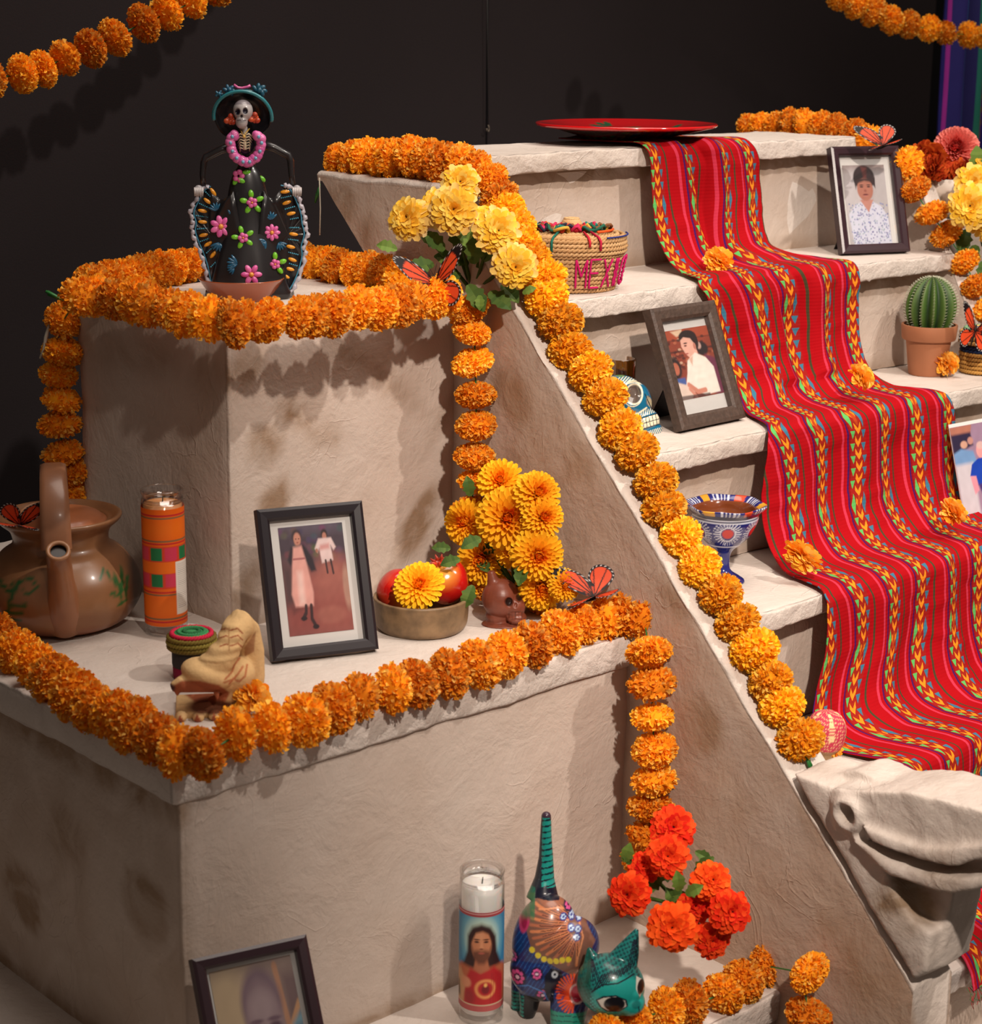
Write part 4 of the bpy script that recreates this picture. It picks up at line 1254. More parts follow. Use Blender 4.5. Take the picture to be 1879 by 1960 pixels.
def ph_blue(u, v):
    p = Paint(u, v, C(150, 122, 146))
    p.poly([(0,0),(.38,0),(.34,.10),(0,.12)], C(170, 110, 92), .02); p.poly([(0,.08),(.34,.08),(.36,.22),(0,.30)], C(46, 38, 64), .03)
    p.ell(.2, .20, .06, .04, C(196, 150, 130), .4); p.ell(.32, .17, .05, .04, C(180, 130, 120), .4)
    p.poly([(0,.28),(.14,.24),(.34,.28),(.40,.46),(.1,.46),(0,.4)], C(110, 146, 190), .03)
    p.poly([(0,.40),(.3,.40),(.3,1),(0,1)], C(196, 188, 196), .05); p.poly([(.6,.3),(1,.4),(1,1),(.7,1)], C(170, 150, 180), .1)
    p.ell(.48, .29, .085, .085, C(224, 150, 150), .2); p.ell(.48, .235, .07, .04, C(206, 170, 166), .4)
    p.poly([(.40,.37),(.58,.37),(.74,.42),(.80,.52),(.70,.56),(.69,.64),(.34,.65),(.32,.55),(.22,.54),(.28,.42)], C(24, 62, 168), .01)
    p.poly([(.22,.54),(.32,.55),(.34,.70),(.26,.74)], C(214, 140, 156), .02); p.poly([(.70,.56),(.80,.52),(.9,.70),(.84,.74)], C(214, 140, 156), .02)
    p.poly([(.34,.64),(.69,.63),(.90,.98),(.84,1.05),(.50,1.05)], C(66, 44, 106), .03); p.poly([(.5,.94),(.9,.90),(.95,1.05),(.5,1.05)], C(40, 50, 80), .02)
    return noisy(p, 50, .04, 9)

def solve_frame(BL, BR, TL, zpl, ybase=None):
    A = at(*BL, z=zpl); B = at(*BR, z=zpl)
    e = (B-A); w = e.length; e.normalize()
    n = Vector((e.y, -e.x, 0))      # towards the viewer
    if n.dot(CAM-A) < 0: n = -n
    v = ray(*TL)
    # plane through A spanned by z and n : normal e
    t = (A-CAM).dot(e)/v.dot(e); T = CAM+v*t
    d = T-A; h = d.length
    lean = math.atan2(-d.dot(n), d.z)
    return A, e, n, w, h, lean
def frame(name, label, BL, BR, TL, zpl, border, matw, fn, fmat, depth=.016, inset=(0, 0, 0, 0), pane=True, bev=.0015, cat='picture frame', easel=True, maxlean=.40):
    A, e, n, w, h, lean = solve_frame(BL, BR, TL, zpl)
    lean = max(.03, min(maxlean, lean))
    t = thing(name, label, cat, A + Vector((0, 0, 0)))
    # local axes: x along the bottom edge, -y towards viewer, z up the leaning face
    up = (Vector((0, 0, 1))*math.cos(lean) - n*math.sin(lean)).normalized()
    y = -(n*math.cos(lean)+Vector((0, 0, 1))*math.sin(lean)).normalized()
    t.rotation_euler = Matrix((e, y, up)).transposed().to_euler()
    b = border
    mb = MB()
    prof = [(0, 0), (0, -depth), (b*.25, -depth-.002), (b*.8, -depth-.001), (b, -depth+.002), (b, 0)]
    corners = [(0, 0, 1, 1), (w, 0, -1, 1), (w, h, -1, -1), (0, h, 1, -1)]
    vs = []
    for (cx, cz, sx_, sz_) in corners:
        for (o, yy) in prof: vs.append((cx+sx_*o, yy, cz+sz_*o))
    m = len(prof); fs = []
    for c in range(4):
        d = (c+1) % 4
        for k in range(m):
            a, b2 = c*m+k, c*m+(k+1) % m; fs.append((a, b2, d*m+(k+1) % m, d*m+k))
    mb.add(vs, fs)
    o = mb.build('frame_border', fmat, t, smooth=False)
    MB().box((b*.8, -.003, b*.8), (w-b*.8, .0, h-b*.8)).build('backing', M_BLACK, t, smooth=False)
    mbd = MB().box((b*.9, -.0045, b*.9), (w-b*.9, -.003, h-b*.9)).build('mat_board', M_WHITE, t, smooth=False)
    l, r_, tp, bt = matw
    pw, phh = w-2*b-l-r_, h-2*b-tp-bt
    print_obj('photograph', pw, phh, b+l+pw/2, b+bt+phh/2, -.0052, fn, mbd)
    if pane: MB().box((b*.9, -.0092, b*.9), (w-b*.9, -.0082, h-b*.9)).build('glass_pane', M_PANE, t, smooth=False)
    if easel:
        L = h*.62; mb = MB(); sp = math.sin(lean)*.0+.32
        # strut from 62% height down to the surface behind
        top = Vector((w/2, .001, L)); zw = up.z; 
        back = max(.03, L*.42)
        # foot on the surface: world height 0
        P0 = e*(w/2) + up*L
        foot_w = P0 - n*back; foot_w.z = 0
        R3 = Matrix((e, y, up)); fl = R3 @ foot_w
        for s_ in (-1, 1): pass
        a1 = Vector((w/2-.012, .002, L)); a2 = Vector((w/2+.012, .002, L)); f1 = fl+Vector((-.026, 0, 0)); f2 = fl+Vector((.026, 0, 0)); th = Vector((0, .003, 0))
        mb.add([a1, a2, f2, f1, a1+th, a2+th, f2+th, f1+th], [(0,1,2,3),(7,6,5,4),(0,4,5,1),(1,5,6,2),(2,6,7,3),(3,7,4,0)])
        mb.build('easel_leg', M_BLACK, t, smooth=False)
    return t, w, h, lean
random.seed(3)
M_WOODF = mat('dark brown grained frame', (.060, .036, .026), rough=.55, nscale=120, namp=.35, bump=.3, bscale=200)
M_EGG = mat('dark aubergine frame', (.030, .012, .018), rough=.3, spec=.5)
fr = []
fr.append(frame('picture_frame', 'black frame with an old colour photo of two women walking, on the middle ledge', (517,1267), (718,1243), (485,978), ZB, .0165, (.013,.012,.010,.014), ph_ladies, M_BLACK, pane=True))
fr.append(frame('picture_frame', 'brown wood-grain frame with a photo of a man in a white shirt', (1291,829), (1413,803), (1229,597), ZT[2], .0225, (.0,.0,.014,.024), ph_man, M_WOODF))
fr.append(frame('picture_frame', 'dark frame with a portrait of a woman in a white dotted blouse', (1604,489), (1733,484), (1581,285), ZT[1], .0165, (.009,.013,.016,.0015), ph_woman, M_EGG))
fr.append(frame('picture_frame', 'dark purple-brown frame with a faded face portrait on the lowest ledge', (430,2220), (650,2160), (360,1838), ZC, .0150, (.005,.006,.004,.006), ph_old, M_EGG, maxlean=.6, easel=False))
# unframed snapshot
A, e, n, w, h, lean = solve_frame((1846,1000), (1952,975), (1815,813), ZT[3])
lean = max(.05, min(.35, lean))
sn = thing('snapshot', 'unframed colour snapshot of a man in a blue shirt leaning beside the red cloth', 'photograph', A)
up = (Vector((0,0,1))*math.cos(lean)-n*math.sin(lean)).normalized(); y_ = -(n*math.cos(lean)+Vector((0,0,1))*math.sin(lean)).normalized()
sn.rotation_euler = Matrix((e, y_, up)).transposed().to_euler()
MB().box((0, 0, 0), (w, .0012, h)).build('paper', M_WHITE, sn, smooth=False)
print_obj('photo_print', w*1.0, h*.965, w*.5, h*.482, -.0006, ph_blue, sn, 100, 130)
# cream box seen behind it
q = at(1893, 905, z=ZT[3])
bx = thing('candle_jar', 'cream jar with a green rim at the right edge behind the snapshot', 'jar', q+Vector((.02, .05, 0)))
MB().lathe([(0,0),(.030,0),(.033,.003),(.033,.105),(.030,.108),(0,.108)], 32).build('body', mat('cream paper', (.62,.55,.42), rough=.7), bx)
MB().lathe([(.0335,.100),(.0342,.104),(.0338,.110),(.031,.110)], 32).build('rim', mat('green rim', (.15,.34,.10), rough=.5), bx)

# ------------------------------------------------------------------ vessels
def facing(p):   # z rotation that turns local -y towards the camera
    d = CAM-Vector(p); return math.atan2(d.y, d.x)+math.pi/2
def painted(name, mb_or_me, fn, material, parent, label=None, sub=None):
    me = mb_or_me.mesh(name, [material], True) if isinstance(mb_or_me, MB) else mb_or_me
    if not isinstance(mb_or_me, MB): me.materials.append(material)
    c = co_of(me).astype(np.float64)
    setcol(me, fn(c))
    return link(name, me, parent, label)
def dense(prof, n):
    """resample a lathe profile"""
    d = [0]
    for a, b in zip(prof[:-1], prof[1:]): d.append(d[-1]+math.hypot(b[0]-a[0], b[1]-a[1]))
    t = np.linspace(0, d[-1], n); P_ = np.array(prof)
    return list(zip(np.interp(t, d, P_[:,0]), np.interp(t, d, P_[:,1])))
def sm(prof, per=5):
    c, _ = catmull(prof, per); return c

# teapot ---------------------------------------------------------------
tp = at(124, 1191, z=ZB); tpr = facing(tp)
pot = thing('clay_teapot', 'glazed brown clay teapot with green leaf drawings and a strap handle', 'teapot', tp, tpr)
body = sm([(0,0),(.060,0),(.088,.010),(.106,.034),(.110,.052),(.104,.078),(.086,.104),(.070,.116),(.066,.126),(.070,.140),(.083,.152),(.086,.158),(.082,.160),(.072,.154),(.062,.146),(.060,.10),(0,.09)], 6)
def pot_paint(c):
    x, z = c[:,0], c[:,2]
    p = Paint(x, z, (.26, .115, .050))
    p.mix(np.clip((.022-z)/.01, 0, 1), (.27, .085, .040))
    p.mix(np.clip(.5+.9*np.sin(x*60+z*90)*np.sin(z*70-x*35), 0, 1)*.35, (.34, .17, .075))
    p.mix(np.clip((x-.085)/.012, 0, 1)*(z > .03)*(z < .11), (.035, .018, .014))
    f = c[:,1] < .02
    q = Paint(x, z, (0, 0, 0)); g = (.02, .10, .028); q.c[:] = p.c
    q.line([(-.095,.022),(-.075,.045),(-.066,.085)], .0022, g)
    q.line([(-.072,.06),(-.058,.088),(-.040,.092),(-.034,.082),(-.044,.074),(-.054,.076)], .0022, g)
    for a, b in [((-.078,.044),(-.056,.046)),((-.072,.054),(-.050,.058)),((-.084,.034),(-.060,.034)),((-.068,.07),(-.088,.084))]: q.line([a, b], .003, g)
    q.line([(.050,.088),(.056,.096),(.064,.086),(.074,.072),(.080,.050)], .0018, g)
    for a, b in [((.070,.085),(.076,.068)),((.080,.09),(.080,.066)),((.066,.064),(.078,.058)),((.074,.046),(.086,.050)),((.088,.078),(.084,.056))]: q.line([a, b], .0026, (.03, .11, .03))
    p.c = np.where(f[:, None], q.c, p.c)
    return p.c
M_CLAY = mat('brown glaze', vc=True, rough=.34, spec=.45, coat=.15, nscale=30, namp=.12)
mbp = MB(); mbp.lathe(body, 128)
painted('body', mbp, pot_paint, M_CLAY, pot)
lid = MB(); lid.lathe(sm([(0,.163),(.03,.164),(.052,.160),(.060,.154),(.061,.149),(0,.145)], 4), 64)
painted('lid', lid, lambda c: np.tile((.40,.135,.055), (len(c), 1)), M_CLAY, pot, 'orange-brown flat lid')
hb = MB(); pts = []
for i in range(21):
    a = math.pi*i/20
    pts.append((-.006, -.086*math.cos(a), .132+.094*math.sin(a)))
vs = []; fs = []
for i, pnt in enumerate(pts):
    a = math.pi*i/20; ny, nz_ = -math.cos(a), math.sin(a)
    w = .0165+.004*abs(math.cos(a))
    for (dx, dn) in ((-w,.003),(-w*.6,.0055),(w*.6,.0055),(w,.003),(w,-.003),(w*.6,-.005),(-w*.6,-.005),(-w,-.003)):
        vs.append((pnt[0]+dx, pnt[1]+ny*dn, pnt[2]+nz_*dn))
for i in range(20):
    for k in range(8): a = i*8+k; b = i*8+(k+1) % 8; fs.append((a, b, b+8, a+8))
hb.add(vs, fs)
painted('strap_handle', hb, lambda c: np.tile((.30,.13,.065), (len(c), 1)), M_CLAY, pot)
sp = MB(); SC = (.29,.12,.055); tip = Vector((-.004,-.119,.138)); ax = Vector((0,-.62,.78))
sp.tube([(0,-.070,.028),(0,-.096,.050),(-.001,-.105,.080),(-.003,-.106,.108),(-.004,-.110,.126),tuple(tip)], [.030,.024,.0195,.0170,.0165,.0165], 28, SC, cap=False)
Rm = rot_to(ax)
for k in range(1): sp.tube([tip + Rm @ Vector((.0138*math.cos(t), .0138*math.sin(t), 0)) for t in [2*math.pi*i/28 for i in range(29)]], .0032, 8, (.36,.17,.08), cap=False)
sp.add([tip - ax*.004] + [tip - ax*.004 + Rm @ Vector((.0125*math.cos(t), .0125*math.sin(t), 0)) for t in [2*math.pi*i/24 for i in range(24)]], [(0, i+1, (i+1) % 24+1) for i in range(24)], (.012,.006,.004))
sp.build('spout', M_CLAY, pot)

# tall glass candles ------------------------------------------------------
def candle(label, base, r, h, wrap, wax_top, wrap_fn, z0, z1, waxcol):
    t = thing('prayer_candle', label, 'candle', base, facing(base))
    g = MB(); g.lathe(sm([(0,.002),(r*.82,0),(r*.98,.003),(r,.010),(r,h-.026),(r*.93,h-.018),(r*.93,h-.010),(r*.99,h-.004),(r*.99,h),(r*.90,h),(r*.87,h-.006),(r*.86,h-.016),(r*.92,h-.03),(r*.92,.016),(0,.012)], 3), 56)
    g.build('glass_jar', M_GLASS, t)
    wx_ = MB(); wx_.lathe([(0,.014),(r*.90,.014),(r*.90,wax_top),(r*.82,wax_top+.001),(0,wax_top-.001)], 48); wax = wx_.build('wax', mat('wax', waxcol, rough=.5, sss=.3), t)
    wk = MB(); wk.tube([(0,0,wax_top-.002),(.001,0,wax_top+.008)], .0009, 5, (.03,.03,.03)); wk.build('wick', M_VCM, wax)
    n, m = 200, 190
    vs = []; fs = []
    for j in range(m+1):
        for i in range(n+1):
            a = -math.pi/2 + 2*math.pi*(i/n-.5)
            vs.append((r*1.006*math.cos(a), r*1.006*math.sin(a), z0+(z1-z0)*j/m))
    for j in range(m):
        for i in range(n): a = j*(n+1)+i; fs.append((a, a+1, a+n+2, a+n+1))
    me = bpy.data.meshes.new('wrapper'); me.from_pydata(vs, [], fs); me.materials.append(M_PRINT)
    me.polygons.foreach_set('use_smooth', [True]*len(fs))
    u = np.tile(np.linspace(-.5, .5, n+1), m+1); v = np.repeat(np.linspace(1, 0, m+1), n+1)
    setcol(me, wrap_fn(u, v).c); link('wrapper', me, t)
    return t
def w_orange(u, v):
    p = Paint(u, v, C(226, 96, 16))
    p.mix(np.clip(np.sin(v*9.4)**2, 0, 1)*.35, C(240, 128, 30))
    for y0 in (.045, .285, .70, .955): p.rect(-1, y0, 1, y0+.014, C(190, 34, 40), .004)
    for y0 in (.068, .262, .722, .930): p.rect(-1, y0, 1, y0+.014, C(128, 96, 66), .004)
    p.rect(-1, .315, 1, .445, C(206, 60, 40), .006); p.rect(-1, .545, 1, .675, C(206, 60, 40), .006)
    for k in range(-4, 5):
        for y0 in (.325, .55):
            p.rect(-.105+.225*k, y0, -.015+.225*k, y0+.11, C(30, 112, 66), .006); p.rect(.005+.225*k, y0, .10+.225*k, y0+.11, C(204, 56, 84), .006)
    p.rect(.085, .45, .42, .905, C(226, 218, 208), .004)
    for k in range(26): p.rect(.10, .47+k*.015, .40-.03*(k % 3), .474+k*.015, C(150, 145, 145), .003, .8)
    p.rect(.26, .74, .39, .87, C(60, 60, 66), .004, .7)
    return p
candle('tall orange glass candle banded with green and pink squares, beside the teapot', at(319, 1208, z=ZB), .0295, .206, None, .186, w_orange, .016, .183, (.80,.35,.12))
def w_sacred(u, v):
    x = u*2.55; y = v
    p = Paint(x, y, C(52, 128, 172))
    r = np.hypot(x*.95, (y-.27)*1.35)
    p.mix(np.clip((.50-r)/.30, 0, 1), C(140, 196, 204)); p.mix(np.clip((.36-r)/.16, 0, 1)*.8, C(206, 220, 196))
    p.poly([(-.46,.58),(-.34,.50),(-.27,.40),(-.26,.24),(-.17,.15),(.0,.115),(.17,.15),(.27,.24),(.30,.40),(.38,.50),(.46,.58),(.3,.62),(-.3,.62)], C(50, 28, 30), .06)
    p.poly([(-.64,.60),(-.42,.54),(-.16,.56),(.2,.55),(.46,.54),(.64,.60),(.64,1.01),(-.64,1.01)], C(178, 98, 66), .05)
    p.poly([(-.20,.57),(.0,.60),(.24,.55),(.46,.66),(.48,1.01),(-.34,1.01),(-.32,.70)], C(178, 36, 42), .05)
    p.poly([(-.62,.62),(-.44,.60),(-.30,.72),(-.40,1.01),(-.62,1.01)], C(196, 146, 106), .06)
    p.poly([(-.58,.74),(-.50,.74),(-.46,.88),(-.58,.92)], C(40, 62, 60), .04, .8)
    p.poly([(-.10,.44),(.10,.44),(.15,.57),(-.02,.61),(-.14,.57)], C(176, 108, 78), .03)
    p.ell(0, .325, .185, .160, C(198, 130, 94), .22)
    p.ell(-.05, .24, .10, .05, C(218, 156, 118), .9, a=.7)
    p.poly([(-.175,.34),(-.14,.385),(-.06,.375),(.0,.382),(.06,.375),(.14,.385),(.175,.34),(.14,.46),(.05,.515),(-.05,.515),(-.14,.46)], C(92, 52, 42), .05, .9)
    p.ell(0, .405, .055, .010, C(168, 88, 74), .8)
    for xx in (-.085, .085): p.ell(xx, .292, .042, .011, C(66, 38, 34), .9); p.ell(xx, .268, .056, .007, C(78, 46, 38), .9)
    p.poly([(-.015,.29),(.02,.29),(.035,.355),(-.03,.355)], C(214, 148, 110), .03); p.ell(0, .362, .035, .007, C(120, 66, 52), .9)
    p.poly([(-.20,.32),(-.21,.22),(-.13,.155),(.0,.13),(.13,.155),(.21,.22),(.20,.32),(.13,.215),(.02,.185),(-.10,.205)], C(54, 30, 30), .035)
    p.ring(.08, .77, .17, .085, .30, C(226, 150, 90), .9); p.ell(.08, .775, .075, .045, C(120, 24, 34), .5); p.ell(.08, .73, .03, .02, C(236, 180, 100), .8)
    p.ell(-.30, .72, .11, .055, C(204, 138, 104), .5); p.ell(-.22, .86, .10, .08, C(150, 40, 44), .8)
    for k in range(6): p.line([(.20+.04*k, .62), (.16+.06*k, 1.0)], .010, C(146, 34, 40), .5)
    p.rect(-2, -.01, 2, .045, C(160, 60, 66), .008); p.rect(-2, .012, 2, .022, C(206, 160, 160), .006); p.rect(-2, .93, 2, 1.01, C(176, 84, 84), .008); p.rect(-2, .93, 2, .942, C(200, 180, 150), .006)
    p.c[np.abs(u) > .27] = C(60, 120, 168)
    return p
candle('white wax candle in a tall glass printed with a haloed bearded figure', at(920, 1944, z=ZC), .0293, .210, None, .190, w_sacred, .022, .162, (.82,.80,.76))

# small round braided box -------------------------------------------------------
def coil(mb, r, z, tr, col, twist=14, seg=96, sx=1):
    for s in (0, 1):
        pts = []
        for i in range(seg+1):
            a = 2*math.pi*i/seg; w = math.sin(a*twist+s*math.pi)*tr*.45; q = math.cos(a*twist+s*math.pi)*tr*.45
            pts.append(((r+q)*math.cos(a), (r+q)*math.sin(a), z+w))
        mb.tube(pts, tr*.62, 5, col if not callable(col) else col(s), cap=False)
q = at(369, 1296, z=ZB)
b = thing('braided_box', 'tiny round braided box with a red and green lid beside the carved snake', 'box', q, facing(q))
m = MB(); m.lathe([(0,0),(.024,0),(.0255,.004),(.0255,.022),(0,.022)], 40, C(120, 16, 50)); m.lathe([(.0258,.018),(.0262,.020),(.0262,.038),(.0255,.040)], 40, C(44, 40, 40)); m.build('body', M_VCM, b)
m = MB()
for k, (r, z) in enumerate([(.0295,.044),(.0302,.050),(.0295,.056)]): coil(m, r, z, .0036, C(128, 112, 44) if k % 2 else C(110, 92, 34), 20)
m.lathe([(0,.040),(.030,.040),(.030,.058),(0,.058)], 32, C(90, 76, 30))
coil(m, .0255, .0605, .0036, C(196, 32, 66), 18); m.lathe([(0,.0595),(.023,.0595),(.022,.0625),(0,.063)], 32, C(60, 140, 84))
coil(m, .017, .0625, .0028, C(56, 132, 80), 14); coil(m, .010, .063, .0026, C(40, 104, 60), 10)
m.build('lid', M_VCM, b, label='red-rimmed green braided lid')

# clay bowl with pomegranates ------------------------------------------------
q = at(806, 1201, z=ZB)
b = thing('fruit_bowl', 'speckled brown clay bowl holding two red pomegranates', 'bowl', q, facing(q))
m = MB(); m.lathe(sm([(0,0),(.052,0),(.062,.004),(.066,.014),(.0675,.040),(.068,.046),(.0655,.0475),(.0625,.044),(.060,.014),(.045,.008),(0,.008)], 4), 72)
m.build('bowl', mat('speckled stoneware', (.20,.125,.062), rough=.45, nscale=45, namp=.55, bump=.2), b)
def pome(label, c, R, rotv):
    t = thing('pomegranate', label, 'pomegranate', c)
    t.rotation_euler = rotv
    prof = sm([(0,-R*.97),(R*.45,-R*.90),(R*.86,-R*.5),(R,0),(R*.90,R*.48),(R*.55,R*.84),(R*.25,R*.93),(R*.20,R*.98)], 5)
    m = MB(); m.lathe(prof, 56, wob=lambda a, z: 1+.018*math.cos(5*a))
    def f(c):
        p = Paint(c[:,0]/R, c[:,2]/R, (.56,.010,.008))
        d = np.sqrt((c[:,0]/R+.25)**2+(c[:,1]/R+.35)**2+(c[:,2]/R-.75)**2)
        p.mix(np.clip((.85-d)/.6, 0, 1), (.86,.38,.04)); p.mix(np.clip(.25*np.sin(c[:,0]*160)*np.sin(c[:,2]*130+c[:,1]*90), 0, 1), (.75,.12,.03)); return p.c
    painted('fruit', m, f, mat('waxy red', vc=True, rough=.16, spec=.6, coat=.5), t)
    m = MB()
    for i in range(6):
        a = i*math.pi/3; m.tube([(R*.14*math.cos(a), R*.14*math.sin(a), R*.92), (R*.20*math.cos(a), R*.20*math.sin(a), R*1.10), (R*.30*math.cos(a), R*.30*math.sin(a), R*1.25)], [R*.10, R*.08, R*.02], 6, (.62,.05,.02))
    m.lathe([(0,R*.9),(R*.22,R*.9),(R*.2,R*1.08),(R*.12,R*1.05),(0,R*1.0)], 16, (.66,.10,.03)); m.build('crown', M_VC, t)
    return t
pome('right-hand pomegranate in the clay bowl, red with a yellow blush and crown up', at(851, 1112, d=(q-CAM).dot(FWD)+.015), .034, (.1, -.45, 0))
pome('left-hand pomegranate in the clay bowl, mostly behind a golden flower', at(763, 1132, d=(q-CAM).dot(FWD)+.005), .032, (1.2, -.4, 0))
pf = at(802, 1120, d=(q-CAM).dot(FWD)-.052)
t = thing('marigold_flower', 'golden chrysanthemum head lying on the pomegranates in the clay bowl', 'flower', pf)
o = bpy.data.objects.new('petals', MUM[1]); COL.objects.link(o); o.parent = t; d = ((CAM-pf).normalized()+UP*.3).normalized()
o.rotation_euler = rot_to(d).to_euler(); o.scale = (.038, .034, .024)
m = MB(); m.tube([(0,0,0), tuple(-d*.03)], .0022, 6); m.build('stem', M_STEM, t)

# terracotta dish -----------------------------------------------------------
q = at(463, 572, z=0)
b = thing('terracotta_dish', 'shallow glazed terracotta dish in front of the skeleton lady', 'dish', q, facing(q))
m = MB(); m.lathe(sm([(0,0),(.038,0),(.044,.004),(.054,.017),(.0615,.028),(.063,.031),(.060,.0305),(.050,.018),(.036,.008),(0,.007)], 4), 64)
m.build('dish', mat('terracotta glaze', (.30,.065,.018), rough=.12, spec=.6, coat=.6, nscale=22, namp=.15), b)

# cactus ----------------------------------------------------------------------
q = at(1773, 706, y=-.15); q.z = ZT[2]
b = thing('potted_cactus', 'green ribbed cactus in a terracotta pot', 'cactus', q, facing(q))
m = MB(); m.lathe([(0,0),(.031,0),(.0325,.002),(.0405,.064),(.0465,.064),(.048,.066),(.050,.089),(.0495,.091),(.046,.091),(.044,.080),(.040,.076),(0,.076)], 56)
m.build('pot', mat('terracotta', (.36,.135,.060), rough=.72, nscale=20, namp=.12), b, sharp=40)
m = MB(); m.lathe([(0,.078),(.042,.079)], 24); m.build('soil', mat('soil', (.05,.025,.015), rough=.95, bump=.8, bscale=300), b)
R0, H0, nr = .0455, .094, 13
m = MB(); prof = []
for i in range(27):
    a = -math.pi/2*.72 + (math.pi/2*1.72)*i/26
    prof.append((max(.0008, R0*math.cos(a)), .122+.047*math.sin(a)*1.15))
m.lathe(prof, 13*12, wob=lambda a, z: 1-.20*abs(math.sin(a*nr/2))**.0*(.5-.5*math.cos(a*nr))**.8)
def cf(c):
    a = np.arctan2(c[:,1], c[:,0]); k = .5+.5*np.cos(a*nr)
    p = Paint(c[:,0], c[:,2], (.055,.115,.016)); p.mix((1-k)**1.3*.95, (.010,.028,.010)); p.mix(np.clip((k-.90)/.1,0,1)*.6, (.16,.20,.09)); return p.c
painted('cactus_body', m, cf, mat('cactus skin', vc=True, rough=.5, spec=.3), b)
m = MB()
for j in range(nr):
    a = 2*math.pi*j/nr
    for i in range(3, 26):
        r, z = prof[i]
        for s in (-1, 0, 1):
            d = Vector((math.cos(a+s*.35), math.sin(a+s*.35), .3+.2*s)).normalized()
            p0_ = Vector((r*math.cos(a), r*math.sin(a), z)); m.tube([p0_, p0_+d*.005], .00035, 3, (.55,.56,.42), cap=False)
m.build('spines', M_VCM, b); b.children[-1]['kind'] = 'stuff'

# little straw basket ---------------------------------------------------------
q = at(1879, 700, y=-.205); q.z = ZT[2]
b = thing('straw_basket', 'small round straw basket with a navy band next to the cactus', 'basket', q, facing(q))
m = MB()
for k in range(5): coil(m, .037+.0005*k, .005+.0078*k, .0044, C(176, 130, 64) if k % 2 else C(190, 142, 72), 22)
m.lathe([(0,.001),(.036,.001),(.038,.056),(0,.056)], 40, C(120, 84, 40)); m.build('body', M_VCM, b)
m = MB()
for k in range(2): coil(m, .0385, .042+.0065*k, .0038, C(24, 34, 70) if k else C(30, 50, 90), 16)
m.build('woven_band', M_VCM, b, label='navy blue woven band')
m = MB()
for k in range(3): coil(m, .0415-.0006*k, .058+.0078*k, .0044, C(198, 152, 84), 22)
for r, c_ in ((.034, C(120,160,120)), (.027, C(206,164,96)), (.02, C(206,164,96)), (.012, C(60,110,140)), (.005, C(206,164,96))): coil(m, r, .0800, .0040, c_, 14)
m.lathe([(0,.054),(.040,.054),(.038,.079),(0,.080)], 40, C(150, 110, 56)); m.build('lid', M_VCM, b)

# pink woven ball basket ----------------------------------------------------------
q = at(1580, 1412, z=ZT[4]+.03)
b = thing('woven_ball_basket', 'small pink and cream woven ball-shaped basket at the lower end of the ramp garland', 'basket', Vector((q.x, q.y, ZT[4])))
m = MB(); m.lathe(sm([(0,.0),(.016,.0),(.017,.006),(.018,.010),(.0255,.022),(.0285,.040),(.026,.055),(.018,.066),(.008,.070),(0,.0705)], 7), 90)
def pf_(c):
    a = np.arctan2(c[:,1], c[:,0]); z = c[:,2]
    p = Paint(a, z, C(196, 50, 78)); p.mix(((z*190+a*1.2) % 1 < .35)*((a*7+z*260) % 1 < .5), C(236, 190, 140)); p.mix((np.sin(a*5) > .75)*((z*240) % 1 < .7)*(z > .03), C(238, 204, 150)); p.mix(np.clip((.018-z)/.004,0,1), C(150, 120, 84)); return p.c
painted('body', m, pf_, mat('woven palm', vc=True, rough=.7, bump=.5, bscale=420), b)

# red plate ---------------------------------------------------------------------
q = at(1198, 247, y=.19); q.z = ZT[0]+.007
b = thing('painted_plate', 'large red painted plate with flowers on the top step', 'plate', q, facing(q))
m = MB(); m.lathe(dense(sm([(0,.004),(.055,.004),(.060,.0),(.066,.002),(.10,.010),(.148,.0205),(.1565,.0235),(.1575,.0265),(.154,.0275),(.140,.0245),(.10,.016),(.06,.0115),(0,.011)], 5), 90), 200)
def plf(c):
    r = np.hypot(c[:,0], c[:,1]); top = c[:,2] > np.interp(r, [0,.06,.1,.148,.158], [.008,.006,.0135,.0245,.026])
    p = Paint(c[:,0], c[:,1], C(178, 16, 22))
    rr = random.Random(2)
    def flower(x, y, R, col, col2):
        for k in range(8): a = k*math.pi/4; p.ell(x+R*.6*math.cos(a), y+R*.6*math.sin(a), R*.42, R*.30, col, .2, a)
        p.ell(x, y, R*.32, R*.32, col2, .2)
    for (x, y, R) in ((.0,.0,.04),(-.07,-.05,.03),(.07,.045,.03),(.085,-.05,.03),(-.02,.085,.028)):
        for k in range(5): a = rr.uniform(0, 6.28); p.ell(x+R*1.1*math.cos(a), y+R*1.1*math.sin(a), R*.55, R*.22, C(36, 84, 56), .2, a)
    flower(0, -.01, .045, C(60, 110, 90), C(210, 90, 70)); flower(.075, .04, .028, C(210, 60, 50), C(240, 200, 70)); flower(.085, -.055, .028, C(200, 130, 60), C(150, 20, 30))
    p.ell(-.085, -.02, .045, .016, C(40, 50, 130), .2, .3); p.ell(-.055, -.03, .035, .010, C(226, 130, 50), .2, -.2); p.ell(-.07, .01, .05, .006, C(190, 150, 120), .3, .15); p.line([(-.04,-.02),(0,.0),(.05,.0)], .002, C(30, 30, 30)); p.ell(-.06, .06, .03, .012, C(60, 110, 160), .2, 1.0)
    p.ring(0, 0, .150, .150, .03, C(205, 20, 24)); 
    under = ~top
    p.c[under & (r < .145)] = (.03,.02,.018)
    p.c[r > .146] = C(200, 18, 22)
    return p.c
painted('plate', m, plf, mat('glossy lacquer', vc=True, rough=.12, spec=.6, coat=.8), b)

